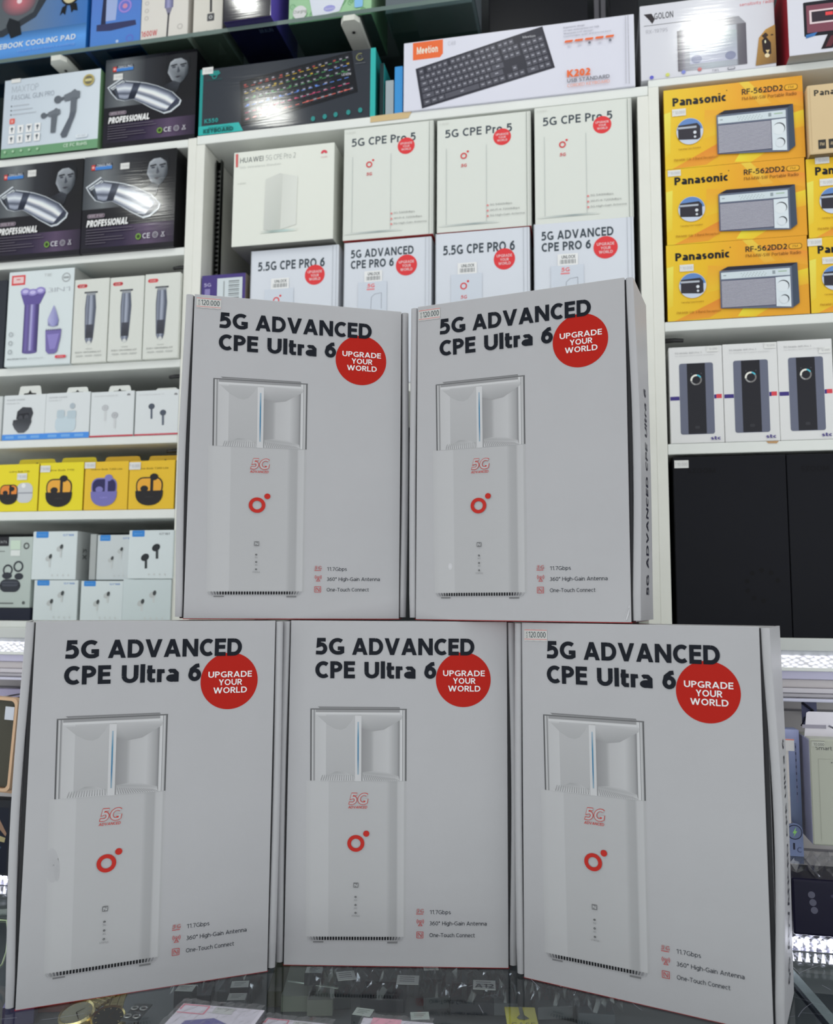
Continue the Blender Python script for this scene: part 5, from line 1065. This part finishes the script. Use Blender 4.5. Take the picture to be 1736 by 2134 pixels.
a.p([(.25, .45), (.32, .45), (.30, .80), (.20, .82)], C(40, 44, 70)); a.p([(.30, .47), (.55, .47), (.50, .78), (.30, .78)], C(150, 166, 206)); a.p([(.12, .80), (.9, .80), (.92, .84), (.40, .86), (.12, .85)], C(52, 56, 92)); a.e(.68, .68, .14, C(100, 110, 190), n=20); a.up(); a.ring(.68, .68, .13, .10, C(150, 130, 200), 20); a.e(.68, .68, .05, C(190, 130, 160), n=12); a.e(.55, .95, .03, C(170, 190, 220), n=10); a.ring(.80, .94, .08, .05, C(90, 110, 190), 14); a.build('front_print', 'satin', e)
e, w, h = carton('hair_dryer_box', 'white box with a red 1600W print and a dryer cable picture on the glass shelf', [(300, -168), (398, -180), (392, 71), (295, 84)], C(206, 202, 196), z0=GZ+.0002, dd=-.008, dep=.10, bot=C(150, 140, 132))
a = Art(w, h); a.t('1600W', .02, .945, .36, .045, C(190, 80, 84), .03); a.grad(.50, .50, .68, .74, [(0, C(90, 90, 130)), (.4, C(150, 150, 186)), (1, C(90, 90, 124))]); a.p([(.52, .74), (.66, .74), (.61, .80), (.57, .80)], C(120, 118, 140)); a.l([(.59, .78), (.57, .99)], .035, C(56, 54, 60))
for i in range(4): a.ring(.12, .62+i*.06, .045, .03, C(180, 176, 172), 12)
a.ring(.84, .90, .06, .04, C(180, 176, 172), 14); a.build('front_print', 'satin', e)
e, w, h = carton('camera_box', 'narrow white box picturing a small black cable device on the glass shelf', [(408, -182), (468, -190), (466, 61), (404, 70)], C(204, 200, 192), z0=GZ+.0002, dd=-.008, dep=.10, bot=C(150, 140, 132), left=C(180, 176, 168))
a = Art(w, h); a.l([(.58, .60), (.60, .82)], .08, C(60, 58, 60)); a.rr(.48, .83, .72, .89, .03, C(70, 70, 74)); a.up(); a.ring(.60, .86, .06, .035, C(190, 190, 190), 12); [a.e(.2+i*.28, .965, .035, C(180, 176, 170), n=8) for i in range(3)]; a.build('front_print', 'satin', e)
e, w, h = carton('shaver_box', 'glossy black box with a purple right edge jutting over the glass shelf front', [(470, -182), (568, -196), (566, 42), (466, 61)], C(22, 20, 34), z0=GZ+.0002, dd=-.035, dep=.14, mt='gloss', side=C(96, 80, 176), bot=C(52, 44, 92))
a = Art(w, h); a.p([(.15, .80), (.45, .55), (.48, .55), (.2, .82)], C(70, 70, 96)); a.t('BRAUN', .1, .70, .35, .02, C(90, 90, 110)); a.build('front_print', 'gloss', e)
m = MB(); v, fs = glyphs('BRAUN', .03); m.mesh([(.010+gx*.006, .030+(1-gy)*.010, -.0002) for gx, gy in v], fs, C(150, 140, 190)); m.build('base_lettering', 'satin', e)
e, w, h = carton('speaker_box', 'green patterned box with white panels above the right bracket on the glass shelf', [(605, -205), (778, -226), (773, 24), (603, 46)], C(150, 190, 150), z0=GZ+.0002, dd=-.006, dep=.12, bot=C(110, 112, 112))
a = Art(w, h)
for i in range(26):
    x, y = .05+.93*((i*.377) % 1), .86+.13*((i*.61) % 1); a.ring(x, y, .035, .026, C(110, 160, 116), 12, 0, 280); a.ring(x+.01, y, .018, .012, C(120, 170, 124), 8)
a.up(); a.p([(.25, .80), (.30, .97), (.62, .95), (.72, .80)], C(206, 210, 222)); a.e(.14, .915, .085, C(206, 206, 206), n=22); a.up(); a.e(.50, .915, .07, C(150, 150, 205), .04, 20); a.t('Charging', .06, .92, .22, .025, C(120, 130, 120)); a.t('Bluetooth', .45, .925, .56, .014, C(210, 210, 235)); a.rr(.80, .86, .90, .94, .02, C(130, 180, 222)); a.build('front_print', 'satin', e)
e, w, h = carton('packing_box', 'large grey bottomed carton on the glass shelf right of the green patterned box', [(806, -230), (985, -250), (982, 6), (803, 22)], C(96, 104, 110), z0=GZ+.0002, dd=.0, dep=.13, bot=C(104, 106, 104))
e, w, h = carton('packing_box', 'large black carton standing in the dark gap behind the white keyboard box', [(1019, -120), (1222, -150), (1228, 190), (1019, 215)], C(14, 15, 22), z0=M0+.0002, dd=.15, dep=.13, mt='satin')
e, w, h = carton('packing_box', 'large black carton behind the glossy white radio box', [(1270, -150), (1330, -155), (1330, 170), (1272, 175)], C(12, 13, 20), z0=M0+.0002, dd=.16, dep=.10, mt='satin')
#==P5==
# ------------------------------------------------------------------ hanging goods in the low lit display
def hookpeg(e, x, z, d0, d1):
    m = MB(); m.tube([(x, d0, z), (x, d1, z)], 0.0012, (0.4, 0.4, 0.46), 8); m.build('hook', 'metal', e)
e, w, h = carton('camera_box', 'large off white hanging box with a looped tab in the low display at the right', [(1688, 1540), (1800, 1542), (1802, 1766), (1691, 1763)], C(168, 170, 158), D=DL, dd=-.036, dep=.055, mt='satin', left=C(190, 190, 214), bev=.002)
a = Art(w, h); a.t('Smart Video', .13, .105, .78, .035, C(90, 90, 90), .01); a.r(.05, .02, .30, .075, C(176, 178, 168)); a.up(); a.r(.05, .02, .30, .024, C(110, 110, 108)); a.t('10.000', .09, .066, .29, .026, C(110, 110, 108)); a.l([(.17, .19), (.17, .95)], .004, C(140, 142, 132)); a.l([(.17, .19), (1, .19)], .004, C(150, 152, 142)); a.e(.42, .22, .012, C(70, 70, 70), n=8)
a.build('front_print', 'satin', e); t_ = tab(e, .0, .85, .028, C(216, 212, 226), False, .02); m = MB(); m.box(-.03, -.004, .0192, .0198, h+.009, h+.013, C(150, 146, 160)); m.build('hanger_slot', 'satin', e); hookpeg(e, .0, h+.012, .0, .14)
e, w, h = carton('blister_pack', 'pale blue clear pack hanging behind the off white box, right low display', [(1634, 1520), (1668, 1521), (1672, 1800), (1640, 1799)], C(150, 160, 200), D=DL, dd=-.005, dep=.02, mt='satin', side=C(70, 76, 110))
a = Art(w, h); a.grad(0, 0, 1, 1, [(0, C(168, 174, 214)), (.35, C(120, 136, 172)), (1, C(96, 104, 128))], False); a.up(); a.r(.70, .10, .80, .55, C(120, 126, 160)); [a.r(.72, .12+i*.05, .78, .14+i*.05, C(70, 76, 100)) for i in range(8)]; a.build('front_print', 'satin', e); hookpeg(e, 0, h-.005, 0, .108)
e, w, h = carton('cable_pack', 'slim cream hanging pack with a small price tag beside the lower right router carton', [(1631, 1546), (1643, 1546), (1652, 1755), (1640, 1755)], C(206, 200, 196), D=DL, dd=-.022, dep=.012, mt='satin', bev=.002)
m = MB(); m.box(-.001, .009, -.001, 0, h-.010, h+.0035, C(206, 204, 204)); m.box(-.001, .009, -.0011, -.001, h+.0022, h+.0035, C(214, 130, 120)); m.build('price_tag', 'satin', e); hookpeg(e, 0, h-.003, .004, .126)
# blue grey charger card with a round top
q = [W(1636, 1713, DL-.02), W(1671, 1715, DL-.02), W(1671, 1783, DL-.02), W(1640, 1783, DL-.02)]
w, h = q[1][0]-q[0][0], q[0][1]-q[2][1]
e = empty('charger_card', wpt((q[0][0]+q[1][0])/2, DL-.024, q[2][1]), WYAW, 'small blue grey card with a round top, dark ring and green bolt, right display', 'card'); e['_w'] = w; e['_h'] = h
R_ = w/2; m = MB(); m.prism([(-R_, 0), (R_, 0)]+[(R_*math.cos(math.pi*k/14), h-R_+R_*math.sin(math.pi*k/14)) for k in range(15)], .002, C(112, 124, 160)); m.build('card_body', 'satin', e)
a = Art(w, h); a.ring(.5, .27, .46, .40, C(40, 44, 70), 28); a.e(.5, .27, .39, C(104, 116, 150), n=24); a.up(); a.p([(.62, .10), (.38, .30), (.50, .31), (.42, .42), (.66, .24), (.54, .23)], C(140, 200, 110)); a.r(.38, .60, .50, .80, C(36, 38, 60)); a.t('C', .62, .88, .88, .16, C(70, 78, 110), .02); a.build('front_print', 'satin', e); hookpeg(e, 0, h-.002, .001, .128)
# black pouch in crumpled film, standing on the counter edge
e, w, h = carton('packing_box', 'navy black box under crumpled film with three grey dots, lower right display', [(1650, 1832), (1850, 1842), (1852, 1962), (1652, 1950)], C(26, 24, 44), D=DL, dd=-.030, dep=.06, mt='satin', bev=.003)
a = Art(w, h)
for i in range(3): a.e(.21+.012*i, .27+i*.135, .038, C(92, 92, 108), n=20)
a.e(.43, .27, .018, C(60, 58, 80), n=10); a.build('front_print', 'satin', e)
def film(e, w, z, d, amp, nx=18, ny=8, name='crumpled_film', x0=None, y0=0.0):
    m = MB(); rnd = random.Random(3); x0 = -w/2 if x0 is None else x0
    g = [[(x0+w*i/nx, y0+d*j/ny, z+rnd.uniform(-amp, amp)+amp*2.4*math.sin(math.pi*j/ny)*abs(math.sin(i*1.3))) for i in range(nx+1)] for j in range(ny+1)]
    for j in range(ny):
        for i in range(nx): m.face([g[j][i], g[j][i+1], g[j+1][i+1]], (1, 1, 1)); m.face([g[j][i], g[j+1][i+1], g[j+1][i]], (1, 1, 1))
    return m.build(name, 'film', e)
film(e, w+.01, h+.008, .06, .006); hookpeg(e, -.02, h+.004, .0, .13)
e = empty('phone_strap', wpt(W(1687, 1515, DL+.02)[0], DL+.02, W(1687, 1515, DL+.02)[1]), WYAW, 'dark strap packed on a grey card, hanging from the display rail', 'strap')
m = MB(); m.box(-.008, .009, 0, .001, 0, .030, C(96, 98, 128)); m.build('backing_card', 'satin', e)
m = MB(); m.tube([(-.008, -.002, .029), (.004, -.003, .020), (-.006, -.003, .010), (-.009, -.002, .002), (-.003, -.002, .0), (.010, -.003, .006)], .0016, (0.02, .02, .04), 8); m.tube([(.002, -.002, .020), (.012, -.002, .008)], .0014, (.02, .02, .04), 8); m.build('strap_cord', 'plastic', e); hookpeg(e, 0, .029, .001, .085)
# left of the stack
def phone_case(x0, x1, y0, y1, label, col, tilt, D):
    a0, b0 = W(x0, y0, D), W(x1, y1, D); w = b0[0]-a0[0]; h = a0[1]-b0[1]
    e = empty('phone_case', wpt((a0[0]+b0[0])/2, D, b0[1]), WYAW, label, 'phone case'); e.rotation_euler = (0, tilt, WYAW); m = MB()
    def rr(W_, H_, r, n=5):
        P = []
        for cx, cz, a_ in ((W_-r, H_-r, 0), (r, H_-r, 90), (r, r, 180), (W_-r, r, 270)):
            for i in range(n+1): q = math.radians(a_+90*i/n); P.append((cx-W_/2+r*math.cos(q), cz+r*math.sin(q)))
        return P
    O = rr(w, h, .008); I = [(x*(1-.004/(w/2)), .004+z*(h-.008)/h) for x, z in O]; n = len(O)
    for y, fl in ((0, 1), (.010, -1)):
        for i in range(n): j = (i+1) % n; f = [(O[i][0], y, O[i][1]), (O[j][0], y, O[j][1]), (I[j][0], y, I[j][1]), (I[i][0], y, I[i][1])]; m.face(f if fl > 0 else f[::-1], col)
    for i in range(n): j = (i+1) % n; m.face([(O[j][0], 0, O[j][1]), (O[i][0], 0, O[i][1]), (O[i][0], .010, O[i][1]), (O[j][0], .010, O[j][1])], col)
    m.build('case_frame', 'satin', e); m = MB(); m.prism(I, .001, C(70, 68, 58), 'y', .006); m.build('case_back', 'satin', e); hookpeg(e, 0, h-.003, .011, DL+.1045-D)
    m = MB(); m.box(w/2-.018, w/2-.004, -.0008, 0, h-.030, h-.012, C(200, 204, 214)); m.build('price_tag', 'satin', e)
phone_case(-75, 19, 1449, 1648, 'gold framed phone case hanging at the left picture edge, nearest one', C(206, 172, 140), .05, DL-.03)
phone_case(-50, 33, 1453, 1652, 'gold framed phone case hanging just behind the nearest gold one', C(196, 160, 130), .05, DL-.01)
phone_case(-30, 42, 1467, 1650, 'dark blue phone case hanging behind the two gold framed ones', C(50, 56, 84), .05, DL+.015)
e, w, h = carton('plastic_pack', 'pale lilac plastic pack behind the phone cases, left low display', [(-60, 1434), (44, 1435), (44, 1510), (-60, 1510)], C(196, 190, 226), D=DL, dd=.045, dep=.01); hookpeg(e, 0, h-.004, .01, .06)
e, w, h = carton('film_pack', 'dark framed screen film pack standing at the left picture edge below the phone cases', [(-70, 1662), (25, 1668), (21, 1818), (-70, 1808)], C(40, 42, 48), D=DL, dd=-.012, dep=.02, z0=LB+.001)
a = Art(w, h); a.r(0, .10, .93, .96, C(26, 30, 44)); a.up(); a.p([(.6, .3), (.72, .25), (.90, .44), (.88, .48)], C(150, 120, 100)); a.p([(.55, .44), (.88, .50), (.86, .56), (.55, .53)], C(170, 160, 120)); a.p([(.5, .6), (.8, .62), (.6, .85), (.5, .85)], C(60, 84, 110)); a.build('front_print', 'satin', e)
# coiled cable and loose wire on the glass at the left
x, y = G(-30, 1910); m = MB(); P = []
X1, Y1_ = G(18, 1908)
for i in range(200): t = i/199; an = t*2*math.pi*22; P.append((x+(X1-x)*t, y+(Y1_-y)*t+.0035*math.cos(an), .0042+.0035*math.sin(an)))
m.tube(P, .0007, C(150, 160, 158), 6); o = m.build('coiled_cable', 'plastic'); tagp(o, 'grey coiled cable lying on the counter glass at the left picture edge', 'cable')
m = MB(); m.tube([(*G(px, py), .001) for px, py in ((-30, 1912), (0, 1919), (14, 1920), (17, 1945), (13, 1985), (4, 2012), (-14, 2026), (-40, 2030))], .0009, C(170, 190, 150), 6); o = m.build('loose_wire', 'plastic'); tagp(o, 'thin pale green wire looping on the counter glass at the left picture edge', 'wire')
# ------------------------------------------------------------------ goods inside the showcase, on the grey inner shelf
ZS = -0.0778
def flat(name, px, py, w, l, hgt, rot, col, label, cat, z=ZS, mt='satin', bev=.001, group=None):
    x, y = G(px, py, z); e = empty(name, (x, y, z+.0002), rot, label, cat, group); e['_w'] = w
    m = MB(); m.box(-w/2, w/2, -l/2, l/2, 0, hgt, col, bev); m.build('pack_body', mt, e); return e
def topart(e, w, l, z, fn, name='top_print'):
    """print on the upper face: x right, y down towards the viewer"""
    a = Art(w, l); fn(a); m = a.m; m.v = [(x, q-l/2, z-y) for x, y, q in m.v]; return m.build(name, 'satin', e)
rnd = random.Random(11)
def bag(px, py, w, l, rot, col, label, tagpos=None, tagtxt=None, tagcol=C(205, 207, 203)):
    e = flat('accessory_bag', px, py, w*.7, l*.7, .014, rot, col, label, 'bag', group=None)
    f = film(e, w, .024, l, .006, 12, 10, 'clear_bag', -w/2, -l/2); 
    if tagpos:
        tx, ty, tw, tl = tagpos; m = MB(); m.box(tx-tw/2, tx+tw/2, ty-tl/2, ty+tl/2, .036, .0364, tagcol)
        for i in range(3): m.box(tx-tw*.38, tx+tw*.3, ty+tl*(.25-i*.22), ty+tl*(.31-i*.22), .0364, .0365, C(110, 110, 112))
        m.build('paper_tag', 'satin', e)
        if tagtxt:
            v, fs = glyphs(tagtxt, .05); L = v[:, 0].max(); m = MB(); m.mesh([(tx-tw*.42+gx/L*tw*.84, ty-tl*.35+gy*tl*.42, .0368) for gx, gy in v], fs, (.02, .02, .025)); m.build('tag_lettering', 'satin', e)
    return e
GR = C(74, 80, 84); DKN = C(36, 40, 50)
bag(410, 2085, .055, .06, .1, DKN, 'clear accessory bag under the glass below the lower left carton, dark contents')
bag(500, 2075, .06, .07, -.1, C(60, 66, 70), 'clear accessory bag under the glass with two white tags, left of the counter gap', (.0, .0, .022, .018))
bag(690, 2085, .06, .075, .2, C(50, 56, 60), 'glinting clear accessory bag under the glass below the middle carton left half', (.015, -.022, .022, .024))
bag(800, 2090, .075, .07, -.05, DKN, 'wide clear bag under the glass with a dark strip, below the middle carton', (.030, -.022, .026, .024))
bag(905, 2085, .045, .07, .1, C(64, 70, 74), 'narrow clear bag with a small blank tag under the glass', (-.004, .004, .018, .014))
bag(985, 2095, .075, .07, -.08, C(44, 48, 56), 'clear bag with a hand lettered A12 tag under the glass', (.014, -.030, .026, .024), 'A12')
bag(1050, 2100, .04, .06, .0, C(90, 94, 98), 'small crinkled clear bag left of the yellow card under the glass')
bag(1150, 2110, .06, .05, .1, C(96, 100, 104), 'crinkled clear bag right of the yellow card under the glass')
bag(1240, 2125, .06, .05, -.1, C(84, 90, 96), 'clear bag under the glass below the lower right carton')
e = flat('yellow_card', 1087, 2125, .034, .050, .002, -.03, C(200, 190, 50), 'yellow card lettered CASE with a dark tassel, under the counter glass', 'card', z=-.05)
topart(e, .034, .05, .0022, lambda a: (a.t('CASE', .14, .93, .9, .2, C(110, 104, 40), .0), a.p([(.46, .02), (.58, .02), (.60, .40), (.74, .55), (.60, .62), (.40, .60), (.34, .52), (.46, .38)], C(70, 72, 40)))); m = MB(); m.tube([(0, 0, -.0002), (0, 0, -.0275)], .003, (.1, .1, .1), 8); m.build('card_stand', 'plastic', e)
for i, (px, py, w_, l_, lab) in enumerate(((628, 2075, .040, .085, 'grey green flat box under the glass, left of the thin divider'), (672, 2085, .030, .08, 'narrow grey green flat box under the glass, right of the dark gap'), (585, 2060, .02, .10, 'olive dark strip of board under the glass in the carton gap'))):
    flat('flat_box', px, py, w_, l_, .018, .03, (C(112, 118, 108), C(108, 112, 104), C(60, 62, 44))[i], lab, 'box')
m = MB(); m.tube([(*G(600, 2046, -.06), -.06), (*G(705, 2060, -.06), -.06)], .0016, C(170, 180, 170), 8); o = m.build('display_rod', 'metal'); tagp(o, 'thin bright rod across the showcase under the middle carton', 'rod')
# two watches at the lower left
def watch(px, py, label, face, r, bez, rot, z=-.045):
    x, y = G(px, py, z); e = empty('wrist_watch', (x, y, z), rot, label, 'watch'); e.rotation_euler = (.25, 0, rot); G_ = (0.80, 0.62, 0.25)
    m = MB(); n = 36
    def ring_(r0, z0, r1, z1): 
        for i in range(n): a, b = 2*math.pi*i/n, 2*math.pi*(i+1)/n; m.face([(r0*math.cos(a), r0*math.sin(a), z0), (r0*math.cos(b), r0*math.sin(b), z0), (r1*math.cos(b), r1*math.sin(b), z1), (r1*math.cos(a), r1*math.sin(a), z1)], bez, True)
    ring_(r*.96, -.008, r*1.02, -.004); ring_(r*1.02, -.004, r*1.02, .001); ring_(r*1.02, .001, r*.96, .0035); ring_(r*.96, .0035, r*.86, .002); m.face([(r*.96*math.cos(2*math.pi*i/n), r*.96*math.sin(2*math.pi*i/n), -.008) for i in range(n)][::-1], bez); m.build('watch_case', 'metal', e)
    m = MB(); m.face([(r*.87*math.cos(2*math.pi*i/n), r*.87*math.sin(2*math.pi*i/n), .0021) for i in range(n)], face)
    for i in range(12): a = 2*math.pi*i/12; c, s = math.cos(a), math.sin(a); m.face([(r*.68*c-s*.0005, r*.68*s+c*.0005, .0023), (r*.68*c+s*.0005, r*.68*s-c*.0005, .0023), (r*.8*c+s*.0005, r*.8*s-c*.0005, .0023), (r*.8*c-s*.0005, r*.8*s+c*.0005, .0023)], bez)
    m.build('dial', 'satin', e); m = MB()
    for a, L in ((1.1, .5), (-.6, .7)): c, s = math.cos(a), math.sin(a); m.face([(-s*.0007, c*.0007, .0026), (s*.0007, -c*.0007, .0026), (L*r*c+s*.0003, L*r*s-c*.0003, .0026), (L*r*c-s*.0003, L*r*s+c*.0003, .0026)], (.1, .08, .04))
    m.build('hands', 'metal', e); m = MB()
    for sg in (-1, 1):
        for k in range(7):
            y0 = sg*(r*.98+k*.0062); y1 = sg*(r*.98+k*.0062+.0054); zz = -.003-.0006*k*k*.5
            for x0, x1 in ((-.011, -.0045), (-.004, .004), (.0045, .011)): m.box(x0*(1-.03*k), x1*(1-.03*k), min(y0, y1), max(y0, y1), zz-.003, zz, bez, .0006)
    m.build('bracelet', 'metal', e)
    m = MB(); m.tube([(0, 0, -.0085), (0, 0, ZS-z+.001)], .008, (.05, .05, .05), 12); m.build('watch_stand', 'plastic', e); return e
watch(160, 2114, 'gold wrist watch with a pale silver dial, under the glass at the lower left', C(180, 180, 160), .019, (0.83, 0.68, 0.34), -.45)
watch(226, 2124, 'gold wrist watch with a black dial, right of the silver dialled one', C(50, 52, 46), .018, (0.80, 0.66, 0.30), .15, -.048)
e = flat('earring_card', 285, 2112, .020, .040, .0015, -.1, C(90, 96, 100), 'clear card with two pairs of round metal rings under the glass', 'card', z=-.045)
m = MB()
for y in (-.012, .006):
    for x in (-.005, .005): m.tube([(x+.0035*math.cos(2*math.pi*i/14), y+.0035*math.sin(2*math.pi*i/14), .0026) for i in range(14)], .0009, (.8, .8, .8), 6, True)
m.build('metal_rings', 'metal', e)['kind'] = 'stuff'; m = MB(); m.tube([(0, 0, -.0003), (0, 0, ZS+.045+.001)], .003, (.05, .05, .05), 8); m.build('card_stand', 'plastic', e)
flat('accessory_box', 108, 2098, .05, .03, .03, .1, C(104, 60, 56), 'dark red small box under the glass next to the gold watch', 'box')
e = flat('accessory_box', 45, 2118, .034, .045, .02, .25, C(70, 66, 96), 'purple grey small box with a white scrawl under the glass at the lower left corner', 'box')
topart(e, .034, .045, .0202, lambda a: (a.l([(.3, .5), (.45, .6), (.6, .45), (.75, .3), (.85, .4), (.7, .6)], .03, C(150, 150, 170)), a.r(0, 0, .22, 1, C(160, 150, 200))))
# shrink wrapped flat boxes lying on the counter glass
def lying(A, B, label, hh, dl, fn):
    p, q = G(*A, hh), G(*B, hh); w = math.dist(p, q); rot = math.atan2(q[1]-p[1], q[0]-p[0])
    e = empty('wrapped_box', ((p[0]+q[0])/2+math.sin(rot)*dl/2, (p[1]+q[1])/2-math.cos(rot)*dl/2, .0003), rot, label, 'box')
    m = MB(); m.box(-w/2, w/2, -dl/2, dl/2, 0, hh, C(196, 192, 204), .0012, right=C(96, 98, 104)); m.build('carton', 'satin', e)
    a = Art(w, dl); fn(a); m = a.m; m.v = [(x, q_-dl/2, hh-y+.0001) for x, y, q_ in m.v]; m.build('top_print', 'satin', e)
    film(e, w, hh+.0040, dl, .0012, 22, 16, 'clear_wrap', -w/2, -dl/2); return e
def wrapart(a):
    a.l([(.03, .12), (.03, .03), (.34, .03), (.34, .17), (.02, .17)], .02, C(206, 110, 130)); a.r(.42, .03, .66, .14, C(176, 178, 178)); a.t('BATTERY', .45, .07, .62, .03, C(90, 92, 92)); a.p([(.2, .3), (.5, .22), (.7, .3), (.8, .9), (.1, .9)], C(84, 80, 140))
lying((383, 2090), (553, 2105), 'shrink wrapped white box with a pink frame print, leftmost on the counter glass front', .022, .11, wrapart)
lying((556, 2120), (700, 2135), 'shrink wrapped white box whose far edge shows at the bottom, in the middle of three', .016, .09, wrapart)
lying((757, 2120), (905, 2132), 'shrink wrapped lilac white box with a pink panel at the bottom of the picture', .020, .10, lambda a: (a.r(.14, .0, .55, .3, C(216, 150, 170)), a.t('Li', .2, .2, .3, .08, C(220, 200, 220), .03)))

for i, (px, py, lab) in enumerate(((387, 2060, 'dark small box with a white top label under the lower left carton'), (500, 2052, 'dark small box with a white top label, rear one left of the carton gap'),
        (494, 2078, 'dark small box with a white top label, front one left of the carton gap'), (757, 2110, 'dark small box with a tilted white label under the middle carton'), (875, 2118, 'dark small box with a square white label, right of the tilted labelled one'), (655, 2022, 'dark small box with a pale label just below the middle carton edge'))):
    e = flat('accessory_box', px, py, .022, .019, .032, (-.05, .1, .05, -.25, .05, 0)[i], C(44, 48, 54), lab, 'box', z=ZS+.032); e.location.z = ZS+.0002
    topart(e, .022, .019, .0322, lambda a: (a.r(.04, .04, .96, .96, C(190, 194, 190)), a.up(), [a.r(.2, .25+.18*k, .8-.1*k, .31+.18*k, C(120, 122, 122)) for k in range(3)]))
